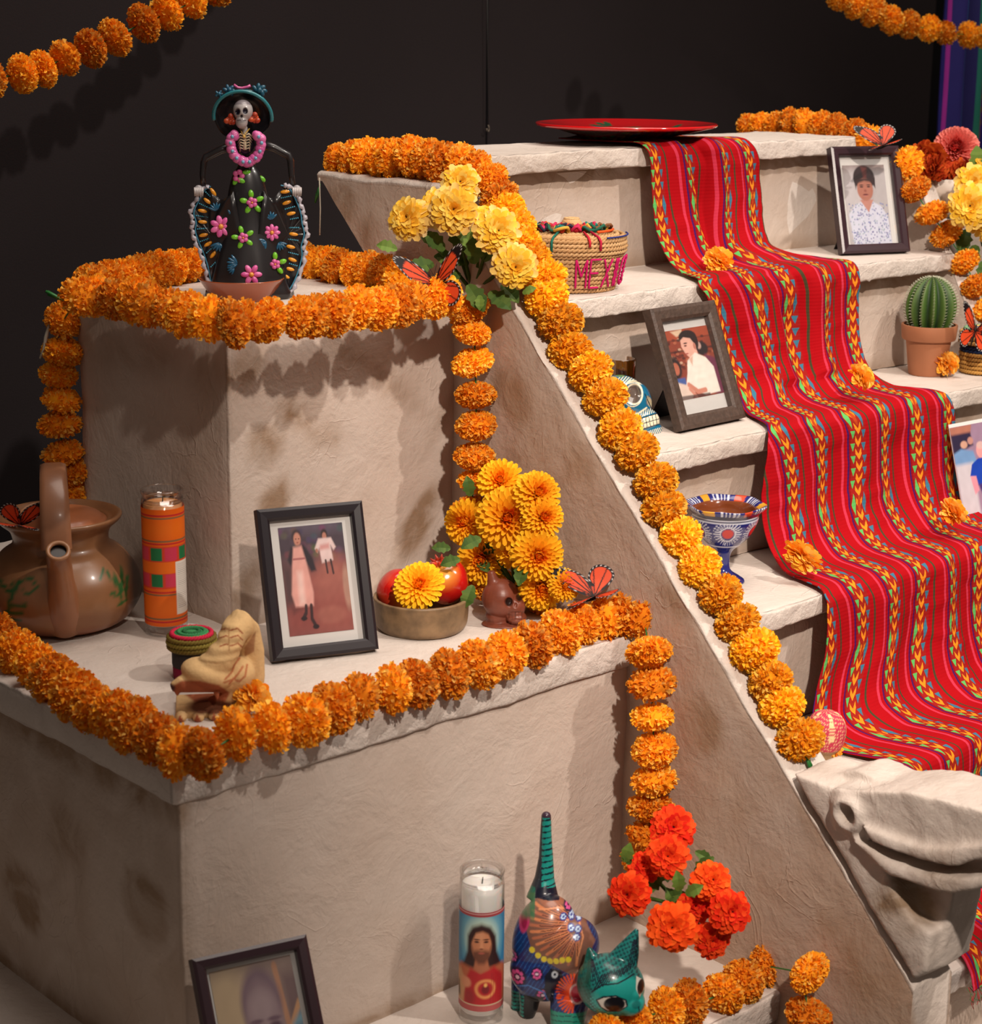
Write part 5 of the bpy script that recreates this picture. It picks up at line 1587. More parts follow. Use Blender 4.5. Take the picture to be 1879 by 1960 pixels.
# blue footed bowl ---------------------------------------------------------------
q = at(1382, 1112, z=ZT[3])
b = thing('blue_goblet', 'blue and white painted footed cup with a wavy rim and red dots', 'cup', q, facing(q))
prof = sm([(0,0),(.030,0),(.033,.003),(.026,.008),(.012,.018),(.0095,.032),(.013,.048),(.026,.060),(.039,.074),(.048,.092),(.0505,.102),(.0495,.106),(.056,.114),(.0595,.119),(.0585,.121),(.050,.116),(.046,.110),(.042,.094),(.025,.072),(0,.066)], 5)
m = MB(); m.lathe(dense(prof, 130), 200, wob=lambda a, z: 1+.045*math.cos(6*a+.6)*max(0, min(1, (z-.105)/.012)))
def gf(c):
    a = np.arctan2(c[:,0], -c[:,1]); z = c[:,2]; r = np.hypot(c[:,0], c[:,1])
    nb = C(34, 40, 112); wh = C(206, 210, 224)
    p = Paint(a*.05, z, nb)
    for k in range(-3, 4):
        cx = .006+k*.0525
        for j in range(26):
            t = 2*math.pi*j/26; p.line([(cx+.013*math.cos(t), .084+.012*math.sin(t)), (cx+.024*math.cos(t), .084+.021*math.sin(t))], .0009, wh)
        p.ring(cx, .084, .0125, .0115, .12, wh, .5); p.ell(cx, .085, .0095, .008, C(196, 40, 30), .2)
    p.mix((z > .101)*(z < .113), C(24, 24, 60))
    for z0 in (.1025, .1065, .0600): p.mix(np.abs(z-z0) < .0008, wh)
    inside = (r < np.interp(z, [.066,.07,.094,.110,.116,.1205], [.02,.03,.0435,.0475,.0525,.0575])) & (z > .067)
    rim = z > .1135
    k = (a*60/(2*math.pi)*1.0) % 1
    seg = np.floor(a/(2*math.pi)*12+.3)
    p.mix(rim*(k < .45)*((seg.astype(int) % 2) == 0), wh)
    p.mix(rim*(((seg.astype(int)) % 4) == 1)*(np.abs(((a/(2*math.pi)*12+.3) % 1)-.5) < .28), C(206, 70, 40)); p.mix(rim*(((seg.astype(int)) % 4) == 3)*(np.abs(((a/(2*math.pi)*12+.3) % 1)-.5) < .28), C(220, 160, 50))
    p.mix(inside & (z < .114), C(120, 62, 34))
    return p.c
painted('cup', m, gf, mat('painted glaze', vc=True, rough=.18, spec=.5, coat=.5), b)

# amber glass -----------------------------------------------------------------------
q = at(1190, 762, y=-.10); q = Vector((at(1190, 762, z=ZT[2]).x-.02, -.115, ZT[2]))
qq = at(1190, 700, y=-.075)
b = thing('amber_glass', 'amber glass tumbler behind the blue skull', 'glass', Vector((qq.x, -.075, ZT[2])))
hgt = at(1190, 686, y=-.075).z-ZT[2]
m = MB(); m.lathe([(0,.001),(.019,0),(.021,.004),(.0225,hgt-.003),(.0222,hgt),(.0205,hgt),(.0195,.01),(0,.008)], 40)
m.build('tumbler', glass('amber glass', (.62,.40,.10), .10), b)

# lidded basket with embroidered letters ---------------------------------------------
q = at(1091, 551, z=ZT[1])
b = thing('lidded_basket', 'coiled straw basket with MEXICO stitched in magenta letters', 'basket', q, facing(q))
m = MB(); tr = .0040
def strw(k): return C(196, 156, 108) if k % 2 else C(182, 140, 92)
nB = 9
for k in range(nB): coil(m, .068+.013*(k/(nB-1))**.8, .004+k*.0066, tr, strw(k), 34, 150)
m.lathe([(0,.001),(.067,.001),(.079,.060),(0,.060)], 60, C(140, 100, 60)); mbody = m.build('body', mat('straw coils', vc=True, rough=.75, bump=.4, bscale=500), b)
MS = bpy.data.materials['straw coils']
m = MB()
for k in range(4): coil(m, .0860-.0012*abs(k-1), .062+k*.0062, tr, strw(k+1), 36, 150)
for k in range(9): coil(m, .081-.009*k, .0845+.0012*k, tr, strw(k), 30-2*k, 110)
m.lathe([(0,.060),(.084,.060),(.080,.082),(0,.090)], 60, C(140, 100, 60)); mlid = m.build('lid', MS, b)
LET = {'M': [[(0,0),(0,1),(.5,.4),(1,1),(1,0)]], 'E': [[(1,0),(0,0),(0,1),(1,1)],[(0,.52),(.8,.52)]], 'X': [[(0,0),(1,1)],[(0,1),(1,0)]], 'I': [[(.3,0),(.3,1)],[(.6,0),(.6,1)]], 'C': [[(1,.1),(.6,0),(.1,.15),(0,.5),(.1,.85),(.6,1),(1,.9)]], 'O': [[(.5,0),(.05,.2),(.05,.8),(.5,1),(.95,.8),(.95,.2),(.5,0)]]}
for j, ch in enumerate('MEXICO'):
    m = MB(); a0 = .10+.27*j; wd = .20
    for st_ in LET[ch]:
        pts = []
        for (p1, p2) in zip(st_[:-1], st_[1:]):
            for k in range(9):
                t = k/8; x = p1[0]+(p2[0]-p1[0])*t; z = p1[1]+(p2[1]-p1[1])*t
                zz = .010+z*.044; aa = -math.pi/2+a0+x*wd; r = .0735+.013*(zz/.060)**.8
                r += .0018+.0012*math.sin(t*math.pi*7)
                pts.append((r*math.cos(aa), r*math.sin(aa), zz+.0003*(k % 2)))
        m.tube(pts, .0017, 5, C(190, 20, 96))
    m.build('stitched_letter', M_VCM, mbody, label='magenta stitched letter ' + ch)
# yarn ornaments and small straw hat on the lid: things that are sewn to it
m = MB(); m.lathe(sm([(.030,.0920),(.020,.0935),(.0165,.096),(.0155,.104),(.010,.1095),(0,.1105)], 4), 36, C(200, 160, 110))
for k in range(4): coil(m, .0165-.002*k, .098+.0035*k, .0024, C(206, 168, 118), 14, 60)
m.build('straw_hat', MS, mlid)
random.seed(21); m = MB()
cols = [C(170,26,44), C(20,110,100), C(206,160,60), C(120,76,44), C(40,34,50), C(196,40,84), C(30,90,70), C(200,60,30)]
for k in range(26):
    a = -math.pi/2+random.uniform(-1.5, 1.5); R1 = random.uniform(.026, .056); c_ = cols[k % 8]; z = .096
    ctr = Vector((R1*math.cos(a), R1*math.sin(a), z)); rr = random.uniform(.005, .010)
    pts = [ctr+Vector((rr*math.cos(t)*1.2, rr*math.sin(t), .004*math.sin(2*t+k)+random.uniform(0,.004))) for t in [i*2*math.pi/10 for i in range(11)]]
    m.tube(pts, .0026, 6, c_)
    m.ball(ctr, (.006, .005, .005), cols[(k*3+1) % 8], nu=8, nv=5)
m.build('yarn_ornament', M_VCM, mlid)
for a, c_, L in ((-1.9, C(20,100,84), .018), (-1.05, C(180,26,60), .016), (-1.25, C(190,30,50), .010)):
    m = MB(); m.tube([(.06*math.cos(a), .06*math.sin(a), .094), (.084*math.cos(a), .084*math.sin(a), .088), (.0915*math.cos(a), .0915*math.sin(a), .082), (.0915*math.cos(a), .0915*math.sin(a), .084-L)], .0020, 5, c_); m.build('yarn_stitch', M_VCM, mlid)
m = MB(); m.tube([(.0885*math.cos(a), .0885*math.sin(a), .0865) for a in [-.9+.06*i for i in range(20)]], .0014, 5, C(40, 50, 120)); m.build('yarn_stitch', M_VCM, mlid)
m = MB(); m.tube([(.065*math.cos(a), .065*math.sin(a), .0935) for a in [-.9+.08*i for i in range(12)]], .0022, 5, C(220, 84, 30)); m.build('yarn_stitch', M_VCM, mlid)
# ------------------------------------------------------------------ skeleton lady figurine
class Front:
    """camera-facing local frame of a thing: pixels of the photograph -> local x, z"""
    def __init__(s, base, px0, py0):
        s.S = F/((base-CAM).dot(FWD)); s.px0 = px0; s.py0 = py0
        s.base = Vector(base); s.M = Matrix.Rotation(facing(base), 3, 'Z')
    def x(s, px): return (px-s.px0)/s.S
    def z(s, py): return (s.py0-py)/s.S/.972
    def p(s, px, py, y=0.0):
        # local point at local depth y that is seen at that pixel (relative to the thing's own origin)
        return Vector(((px-s.px0)/s.S*(1+y/2.6), y, ((s.py0-py)/s.S/.972)*(1+y/2.6) - y*.258))
    def r(s, n): return n/s.S
    def img(s, c):
        y = c[:,1]; k = 1/(1+y/2.6)
        return s.px0+c[:,0]*s.S*k, s.py0-(c[:,2]+y*.258)*s.S*.972*k
BK = (.010, .009, .011)
fb = at(478, 569, z=0)
fg = thing('skeleton_lady_figurine', 'black-dressed painted skeleton lady figurine in a wide flowered hat', 'figurine', fb, facing(fb))
K_ = Front(fb, 478, 569)
M_FIG = mat('painted figurine', vc=True, rough=.32, spec=.5, coat=.3)
# skirt
prof = [(0, 0)]
for py, w in [(570,78),(540,76),(500,66),(460,54),(430,46),(400,40),(375,36),(355,31),(340,25),(330,18),(322,14)]: prof.append((K_.r(w), K_.z(py)))
prof.append((0, K_.z(320)))
m = MB(); m.lathe(sm(prof, 4), 72, BK, sy=.62, wob=lambda a, z: 1+.03*math.sin(9*a)*max(0, 1-z/.10)); m.build('skirt', M_FIG, fg)
def skirt_y(x, z):
    zs = [q_[1] for q_ in prof[1:-1]]; rs = [q_[0] for q_ in prof[1:-1]]
    r = float(np.interp(z, zs, rs)); x = min(abs(x), r*.97)
    return -.62*math.sqrt(max(r*r-x*x, 1e-8))
# raised sides of the skirt
LF = [(452,372),(432,388),(418,381),(404,364),(392,372),(380,392),(371,412),(375,430),(373,446),(379,466),(388,488),(395,512),(400,538),(412,566),(450,566),(470,500)]
RF = [(508,372),(522,386),(536,376),(546,362),(562,368),(576,394),(583,414),(585,432),(589,452),(583,474),(584,492),(575,524),(562,550),(544,572),(500,566),(490,500)]
def fan(poly, side):
    t = [K_.p(a, b) for a, b in poly]
    c = [(q_.x, q_.z) for q_ in t]
    c2, _ = catmull([*c, c[0]], 4); c2 = c2[:-1]
    m = MB()
    yy = lambda x: -.012-.012*math.cos(min(1, abs(x-K_.x(478))/.085)*math.pi)
    n = len(c2)
    cx = sum(p_[0] for p_ in c2)/n; cz = sum(p_[1] for p_ in c2)/n
    vs = []; fs = []
    for face, dy in ((0, 0), (1, .011)):
        for k in range(7):
            s_ = k/6
            for (a, b) in c2:
                x = cx+(a-cx)*s_; z = cz+(b-cz)*s_
                wv = .0025*math.sin(math.atan2(z-cz, x-cx)*16)*s_
                vs.append((x, yy(x)+dy*(1-s_**4*.4)+wv, z))
    for face in (0, 1):
        o_ = face*7*n
        for k in range(6):
            for i in range(n):
                a = o_+k*n+i; b = o_+k*n+(i+1) % n; fs.append((a, b, b+n, a+n))
    for i in range(n): a = 6*n+i; b = 6*n+(i+1) % n; fs.append((a, b, b+7*n, a+7*n))
    m.add(vs, fs, BK); o = m.build('skirt_side', M_FIG, fg)
    # silver ruffle along the outer rim
    rim = [K_.p(a, b) for a, b in (poly[3:14])]
    rim2 = [Vector((q_.x, yy(q_.x)-.002, q_.z)) for q_ in [Vector((a, 0, b)) for a, b in catmull([(q.x, q.z) for q in rim], 6)[0]]]
    m = MB(); m.tube([p_+Vector((.0015*math.sin(i*1.3), 0, 0)) for i, p_ in enumerate(rim2)], [.0030+.0014*math.sin(i*1.9) for i in range(len(rim2))], 8, C(176,172,182)); m.build('ruffle', M_FIG, fg)
    m = MB(); m.tube([p_+Vector((-.0045*side, -.002, 0)) for p_ in rim2], .0011, 5, C(60,130,160)); m.build('blue_piping', M_FIG, fg)
    return yy
yL = fan(LF, -1); yR = fan(RF, 1)
def drop(px, py, ang, L=9, w=3.6, col=C(226,150,30)):
    x, z = K_.x(px), K_.z(py); y = (yL if px < 478 else yR)(x)-.0015
    m = MB(); R = Matrix.Rotation(-math.radians(ang), 3, 'Y')
    m.ball((x, y, z), (K_.r(L), K_.r(w)*.8, K_.r(w)), col, nu=12, nv=8, R=R); return m.build('yellow_drop', M_FIG, fg)
for px, py, a in [(414,374,-55),(403,391,-38),(393,409,-12),(393,429,-3),(394,453,12),(402,469,30),(411,488,50),(419,520,35),(430,537,15)]: drop(px, py, a)
for px, py, a in [(548,374,5),(551,394,20),(559,414,12),(563,452,-8),(557,475,-12),(560,499,-20),(555,516,-14),(546,529,-22)]: drop(px, py, a)
m = MB()
for px, py, a in [(408,382,-45),(398,400,-25),(392,419,-8),(394,441,5),(398,461,20),(407,478,42),(414,503,45),(425,528,22),(548,384,12),(555,404,15),(561,424,10),(560,462,-8),(560,487,-15),(558,507,-18),(562,440,0)]:
    x, z = K_.x(px), K_.z(py); y = (yL if px < 478 else yR)(x)-.001
    for k in range(-3, 4):
        m.ball((x+k*K_.r(3.6)*math.cos(math.radians(a)), y, z+k*K_.r(3.6)*math.sin(math.radians(a))), K_.r(1.5), C(70,160,190), nu=6, nv=4)
m.build('blue_beads', M_FIG, fg); fg.children[-1]['kind'] = 'stuff'
def fy(px, py):
    x, z = K_.x(px), K_.z(py); ys = skirt_y(x, z)
    if abs(x) > K_.r(38): ys = min(ys, (yL if px < 478 else yR)(x))
    return x, ys, z
def pinkflower(px, py, R, n=8):
    x, y, z = fy(px, py); R = K_.r(R); m = MB()
    for k in range(n):
        a = 2*math.pi*k/n; m.ball((x+R*.58*math.cos(a), y-.002, z+R*.58*math.sin(a)), (R*.44, .0028, R*.27), C(214,92,160) if k % 2 else C(226,110,172), nu=12, nv=6, R=Matrix.Rotation(-a, 3, 'Y'))
    m.ball((x, y-.004, z), (R*.24, .003, R*.24), C(226,150,60), nu=10, nv=6); return m.build('pink_flower', M_FIG, fg)
def greenflower(px, py, R, rot=0, n=5):
    x, y, z = fy(px, py); R = K_.r(R); m = MB()
    for k in range(n):
        a = 2*math.pi*k/n+rot+math.pi/2; m.ball((x+R*.68*math.cos(a), y-.001, z+R*.68*math.sin(a)), (R*.36, .0022, R*.22), C(110,190,40), nu=10, nv=6, R=Matrix.Rotation(-a, 3, 'Y'))
    o = m.build('green_leaves', M_FIG, fg); m = MB()
    for k in range(5):
        a = 2*math.pi*k/5+.6; m.ball((x+R*.26*math.cos(a), y-.003, z+R*.26*math.sin(a)), (R*.22, .0028, R*.2), C(214,96,160), nu=10, nv=6)
    m.ball((x, y-.005, z), R*.09, C(226,150,60), nu=6, nv=4); return m.build('pink_flower', M_FIG, fg)
def spray(px, py, R, rot):
    x, y, z = fy(px, py); R = K_.r(R); m = MB()
    for k in range(-2, 3):
        a = math.radians(rot+k*24); m.ball((x+R*.5*math.cos(a), y-.001, z+R*.5*math.sin(a)), (R*.52, .002, R*.15), C(22,84,116), nu=10, nv=6, R=Matrix.Rotation(-a, 3, 'Y'))
    m.build('teal_leaf', M_FIG, fg)
for a_ in [(427,436,21,7),(522,447,16,8),(482,521,20,6)]: pinkflower(*a_)
for a_ in [(486,392,23,.1),(468,455,22,.25),(527,504,22,.0)]: greenflower(*a_)
for a_ in [(408,404,-40+180,),]: pass
for a_ in [(419,408,16,110),(448,418,17,70),(423,466,18,250),(520,424,16,90),(510,462,20,215),(535,466,16,300),(456,502,20,170),(450,510,14,200)]: spray(*a_)
m = MB(); x, y, z = fy(462, 345)
for k in range(5): a = 2*math.pi*k/5; m.ball((x+.005*math.cos(a), y-.003, z+.006*math.sin(a)), (.0042,.003,.0042), C(206,90,150), nu=8, nv=6)
m.build('pink_flower', M_FIG, fg)
m = MB()
for px, py, a in [(477,338,10),(467,353,-30),(456,355,60),(506,351,-45)]:
    x, y, z = fy(px, py); m.ball((x, y-.001, z), (.0062,.002,.0036), C(104,186,40), nu=10, nv=6, R=Matrix.Rotation(-math.radians(a), 3, 'Y'))
m.build('green_leaves', M_FIG, fg)
# bodice and arms
m = MB(); m.tube([K_.p(481,335), K_.p(481,318), K_.p(478,300), K_.p(476,285)], [K_.r(15), K_.r(14), K_.r(20), K_.r(25)], 20, BK, flat=.6); m.build('bodice', M_FIG, fg)
for pts, sx_ in (([(452,292),(430,300),(402,313),(398,322),(395,345),(396,362)], -1), ([(500,287),(530,296),(556,309),(560,320),(561,345),(564,362)], 1)):
    m = MB(); m.tube([K_.p(a, b, -.004) for a, b in pts], [K_.r(w) for w in (9,7.5,7.5,6.5,5.5,5)], 12, (.014,.012,.014)); m.build('arm', M_FIG, fg)
for cx, cy, s_ in ((387, 377, -1), (571, 377, 1)):
    m = MB(); m.ball(K_.p(cx, cy-2, -.020), (K_.r(9), K_.r(6), K_.r(10)), C(150,146,150), nu=12, nv=8)
    for k in range(5):
        a = K_.p(cx-7+3.5*k, cy-6, -.025); m.tube([a, a+Vector((0, -.003, -K_.r(7))), a+Vector((0, .001, -K_.r(15+2*(k % 2))))], [K_.r(2.2), K_.r(2), K_.r(1.4)], 6, C(196,190,190))
    m.build('bone_hand', M_FIG, fg)
# neckline, ribs, collar
m = MB(); m.ball(K_.p(476,290,-.012), (K_.r(19), .006, K_.r(22)), C(20,22,34), nu=14, nv=8)
m.tube([K_.p(476,264,-.012), K_.p(475,302,-.022)], K_.r(3.2), 8, C(206,190,160))
for k in range(6):
    for s_ in (-1, 1): m.tube([K_.p(475,276+k*5,-.020), K_.p(475+s_*8,273+k*5,-.020), K_.p(475+s_*(15-k*1.2),279+k*5,-.015)], K_.r(1.5), 5, C(206,190,160))
m.build('ribcage', M_FIG, fg)
m = MB(); cp_ = [(449,278),(450,292),(455,306),(465,316),(477,319),(489,316),(499,306),(505,292),(505,278),(497,271)]
cc = [Vector((a, -.022, b)) for a, b in catmull([(K_.x(a), K_.z(b)) for a, b in [(456,271)]+cp_], 4)[0]]
for i, p_ in enumerate(cc): m.ball(p_+Vector((.001*math.sin(i*2), 0, .001*math.cos(i*3))), K_.r(8.5+1.2*math.sin(i*2.3)), C(206,92,160) if i % 3 else C(224,116,176), nu=12, nv=8)
m.build('pink_collar', M_FIG, fg)
m = MB()
for i in range(2, len(cc), 4): m.ball(cc[i]+Vector((0,-K_.r(8),0)), K_.r(3.6), C(120,170,200), nu=8, nv=6)
m.build('blue_beads', M_FIG, fg)
m = MB(); m.tube([K_.p(466,262,-.014), K_.p(473,278,-.024), K_.p(484,263,-.014)], K_.r(1.3), 5, C(200,160,70)); m.ball(K_.p(474,279,-.026), K_.r(3), C(210,170,80), nu=8, nv=6); m.build('necklace', M_FIG, fg)
# skull
mb = MB(); mb.ball(K_.p(473,231,-.016), (K_.r(18.5), .017, K_.r(20)), nu=24, nv=16); mb.ball(K_.p(470,252,-.022), (K_.r(11.5), .011, K_.r(13)), nu=20, nv=12); mb.tube([K_.p(474,258,-.012), K_.p(476,274,-.010)], K_.r(6.5), 12)
def skd(c, n):
    X, Y = K_.img(c)
    for (px, py, rx, rz, dp) in ((463,235,4.6,5.6,.004),(477,234,4.6,5.6,.004),(470,243,2.2,3.2,.0025)):
        d = ((X-px)/rx)**2+((Y-py)/rz)**2
        c[:,1] += np.where(c[:,1] < -.012, dp*np.clip(1.2-d, 0, 1), 0)
    return c
me = fuse('skull', mb, .0011, smooth=3, disp=skd)
def skc(c):
    p = Paint(*K_.img(c), C(178,172,172)); f = c[:,1] < -.008
    for (px, py, rx, rz) in ((463,235,4.8,5.6),(477,234,4.8,5.6)): p.ell(px, py, rx, rz, C(24,18,40), .35)
    p.ell(470, 243, 2.2, 3, C(40,30,40), .4)
    p.rect(461, 249.6, 479, 251.4, C(60,50,60), .6)
    for k in range(7): p.rect(461.5+k*2.8, 247, 462.2+k*2.8, 255, C(90,80,84), .4)
    p.mix((p.y < 222)*1.0, C(130,122,126)); p.c[~f] = C(110,104,106); return p.c
painted('skull', me, skc, M_FIG, fg)
# hat
hc = K_.p(473,236,.006)
m = MB(); ht2 = Matrix.Rotation(math.radians(-68), 3, 'X') @ Matrix.Rotation(math.radians(4), 3, 'Y')
def hp(x, y, z): return hc + ht2 @ Vector((x, y, z))
rx_, rz_ = K_.r(53), K_.r(50)
rings = [(0,.010),(.35,.010),(.45,.004),(.75,.002),(.93,-.001),(1.0,-.004),(1.02,-.001),(.98,.003),(.75,.006),(.50,.008),(.42,.020),(.36,.032),(0,.036)]
vs = []; fs = []
for (r, z) in rings:
    for k in range(56): a = 2*math.pi*k/56; vs.append(hp(r*rx_*math.cos(a), r*rz_*math.sin(a)*1.02, z+.004*math.sin(2*a)*r))
for i in range(len(rings)-1):
    for k in range(56): a = i*56+k; b = i*56+(k+1) % 56; fs.append((a, b, b+56, a+56))
m.add(vs, fs, (.012,.012,.016)); m.build('wide_hat', M_FIG, fg)
m = MB(); pts = [hp(rx_*1.02*math.cos(a), rz_*1.04*math.sin(a), -.008) for a in [math.radians(172+5*k) for k in range(40)]]
m.tube(pts, K_.r(3.4), 8, C(46,130,140)); m.tube([hp(rx_*.94*math.cos(a), rz_*.96*math.sin(a), .004) for a in [math.radians(185+5*k) for k in range(35)]], K_.r(2.6), 8, C(40,108,124)); m.build('teal_brim', M_FIG, fg)
def tuft(cx, cy, n, R, col):
    m = MB(); random.seed(cx)
    for k in range(n):
        a = 2*math.pi*k/n; o_ = K_.p(cx+R*.55*math.cos(a), cy-R*.4*math.sin(a), -.004-.008*random.random()); m.ball(o_, (K_.r(R*.5), K_.r(R*.3), K_.r(R*.28)), col, nu=10, nv=6, R=Matrix.Rotation(-a+.4, 3, 'Y'))
    m.ball(K_.p(cx, cy, -.01), K_.r(R*.4), col, nu=8, nv=6); return m
tuft(430,201,5,9,C(34,96,124)).build('hat_feather', M_FIG, fg); tuft(449,194,6,13,C(24,80,108)).build('hat_feather', M_FIG, fg); tuft(504,194,7,15,C(26,86,110)).build('hat_feather', M_FIG, fg)
m = MB(); m.tube([K_.p(a, b, -.006) for a, b in [(457,184),(464,189),(472,190),(482,188),(488,185)]], K_.r(2.6), 8, C(206,90,150)); m.build('hat_ribbon', M_FIG, fg)
for cx, cy in ((449,248),(494,245)):
    m = MB(); random.seed(cx)
    for k in range(9):
        a = k*.7; m.ball(K_.p(cx+5.5*math.cos(a)*(k % 3)/1.6, cy-5*math.sin(a)*(k % 3)/1.6, -.014-.0015*(k % 3)), (K_.r(6), K_.r(3.5), K_.r(5)), C(206,84,44) if k % 2 else C(176,58,30), nu=10, nv=6, R=Matrix.Rotation(a, 3, 'Y'))
    m.build('orange_rose', M_FIG, fg)

# ------------------------------------------------------------------ blue painted skull
q = at(1196, 818, z=ZT[2])
b = thing('painted_skull', 'glossy blue painted skull with bared teeth beside the brown frame', 'skull', q, facing(q))
G = Front(q, 1196, 818)
mb = MB()
mb.ball(G.p(1184,768,.0), (G.r(52), G.r(52), G.r(50)), nu=32, nv=20)
mb.ball(G.p(1212,775,-.020), (G.r(34), G.r(34), G.r(44)), nu=28, nv=18)
mb.ball(G.p(1228,806,-.026), (G.r(34), G.r(30), G.r(26)), nu=28, nv=18)
mb.ball(G.p(1240,822,-.026), (G.r(27), G.r(26), G.r(20)), nu=24, nv=14)
mb.ball(G.p(1200,818,.0), (G.r(44), G.r(40), G.r(22)), nu=24, nv=14)
def bd(c, n):
    X, Y = G.img(c); d = ((X-1209)/15)**2+((Y-757)/19)**2
    c[:,1] += np.where(c[:,1] < -.01, .012*np.clip(1.25-d, 0, 1), 0)
    d = ((X-1241)/6)**2+((Y-770)/11)**2
    c[:,1] += np.where(c[:,1] < -.01, .006*np.clip(1.25-d, 0, 1), 0); c[:,2] = np.maximum(c[:,2], 0); return c
me = fuse('head', mb, .0011, smooth=8, disp=bd)
def bc(c):
    x, y = G.img(c)
    p = Paint(x, y, C(14,96,130)); cr = C(226,218,190); dk = C(20,40,54)
    for k in range(8): p.line([(1172+k*6,742-k*1.5),(1186+k*5,720+k*1.2)], 1.1, cr)
    p.ring(1209, 757, 19, 24, .05, cr, .5); p.line([(1185,778),(1200,792),(1220,794),(1236,782)], 1.6, cr); p.ell(1209, 757, 15, 19, C(92,80,74), .15); p.ring(1211, 757, 15.5, 19.5, .12, cr, .6)
    p.poly([(1188,744),(1200,730),(1216,728),(1226,738),(1212,734),(1198,738)], cr, 1)
    p.ell(1241, 770, 5, 11, C(170,160,130), .3, -.35); p.line([(1232,756),(1246,784)], 1, dk)
    for k in range(12): p.line([(1212+k*4.2,806-k*1.7),(1214+k*4.2,794-k*1.6)], .9, cr)
    p.poly([(1214,808),(1256,792),(1266,808),(1262,812),(1218,828)], cr, .8)
    p.line([(1214,808),(1256,792)], 1.1, dk); p.line([(1218,828),(1264,811)], 1.1, dk); p.line([(1216,818),(1261,802)], .8, dk)
    for k in range(8): p.line([(1216+k*6.2,808-k*2.3),(1220+k*6.2,828-k*2.3)], .7, dk)
    for k in range(13): p.line([(1228+k*3.4,842-k*1.3),(1226+k*3.2,832-k*1.1)], .9, cr)
    p.ell(1174, 734, 7, 7, C(214,64,110), .2); p.ell(1184, 718, 10, 6, C(40,120,70), .3)
    p.c[c[:,1] > .012] = C(14,96,130)
    return p.c
painted('head', me, bc, mat('glazed blue', vc=True, rough=.12, spec=.6, coat=.7), b)

# ------------------------------------------------------------------ clay skull whistle
q = at(964, 1194, z=ZB)
b = thing('clay_skull', 'small red-brown clay skull with a pointed top beside the fruit bowl', 'skull', q, facing(q))
G2 = Front(q, 964, 1194)
mb = MB()
mb.ball(G2.p(958,1144,.0), (G2.r(37), G2.r(36), G2.r(38)), nu=28, nv=18); mb.tube([G2.p(950,1130), G2.p(942,1108), G2.p(938,1092)], [G2.r(22), G2.r(11), G2.r(6.5)], 16)
mb.ball(G2.p(985,1160,-.010), (G2.r(20), G2.r(20), G2.r(22)), nu=20, nv=12); mb.ball(G2.p(988,1180,-.010), (G2.r(20), G2.r(20), G2.r(12)), nu=20, nv=12)
mb.ball(G2.p(952,1178,.004), (G2.r(24), G2.r(26), G2.r(22)), nu=20, nv=12); mb.ball(G2.p(962,1195,.0), (G2.r(42), G2.r(32), G2.r(9)), nu=24, nv=10)
def cd_(c, n):
    X, Y = G2.img(c)
    for (px, py, rx, ry, dp) in ((973,1150,8,9,.007),(993,1141,6,8,.007),(986,1156,3,5,.003),(988,1170,16,1.6,.002),(988,1184,18,1.6,.002)):
        d = ((X-px)/rx)**2+((Y-py)/ry)**2; c[:,1] += np.where(c[:,1] < 0, dp*np.clip(1.2-d, 0, 1), 0)
    c[:,2] = np.maximum(c[:,2], 0)
    return c
me = fuse('head', mb, .0013, smooth=3, disp=cd_)
def cc_(c):
    p = Paint(*G2.img(c), (.19,.050,.027))
    for (px, py, r) in ((973,1150,7),(993,1141,6)): p.ell(px, py, r, r+1, (.02,.008,.006), .4)
    for k in range(5): p.line([(974+k*6, 1170), (974+k*6, 1182)], .6, (.07,.02,.012))
    return p.c
painted('head', me, cc_, mat('burnished clay', vc=True, rough=.38, spec=.45, nscale=60, namp=.2), b)

# ------------------------------------------------------------------ carved snake head
q = at(415, 1356, z=ZB)
b = thing('carved_snake', 'tan carved stone serpent with ribbed neck and open mouth', 'carving', q, facing(q))
H = Front(q, 415, 1356)
mb = MB()
mb.tube([H.p(476,1345,.02), H.p(484,1300,.02), H.p(482,1250,.022), H.p(474,1210,.020), H.p(462,1196,.008), H.p(450,1210,-.006), H.p(440,1232,-.016), H.p(424,1256,-.022), H.p(404,1278,-.024)], [H.r(w) for w in (24,24,26,27,30,27,25,30,32)], 20)
mb.ball(H.p(400,1282,-.022), (H.r(52), .030, H.r(27)), nu=24, nv=14, R=Matrix.Rotation(math.radians(16), 3, 'Y'))
mb.tube([H.p(452,1300,-.012), H.p(390,1296,-.028), H.p(348,1300,-.034), H.p(330,1305,-.034)], [H.r(24), H.r(22), H.r(16), H.r(8)], 14)
mb.ball(H.p(458,1290,-.006), (H.r(32), .026, H.r(34)), nu=20, nv=14)
mb.tube([H.p(452,1312,-.012), H.p(430,1336,-.016), H.p(405,1345,-.010)], [H.r(18), H.r(16), H.r(14)], 12)
mb.ball(H.p(405,1352,-.004), (H.r(42), .026, H.r(18)), nu=20, nv=12)
mb.box((H.x(338), -.034, 0), (H.x(456), .030, .010))
for k, (px, py) in enumerate([(347,1362),(380,1364),(410,1362)]): mb.ball(H.p(px, py, -.040), (H.r(12), .010, H.r(11)), nu=12, nv=8)
for (px, py) in ((340,1318),(415,1328)): mb.tube([H.p(px, py-10, -.036), H.p(px+2, py+4, -.038)], [H.r(6), H.r(3)], 8)
def hd(c, n):
    c = c+n*(.0008*np.sin(c[:,2:3]*520)*((c[:,2:3] > H.z(1245))*(c[:,0:1] < H.x(462))))
    c[:,2] = np.maximum(c[:,2], 0); return c
me = fuse('serpent', mb, .0016, smooth=3, disp=hd)
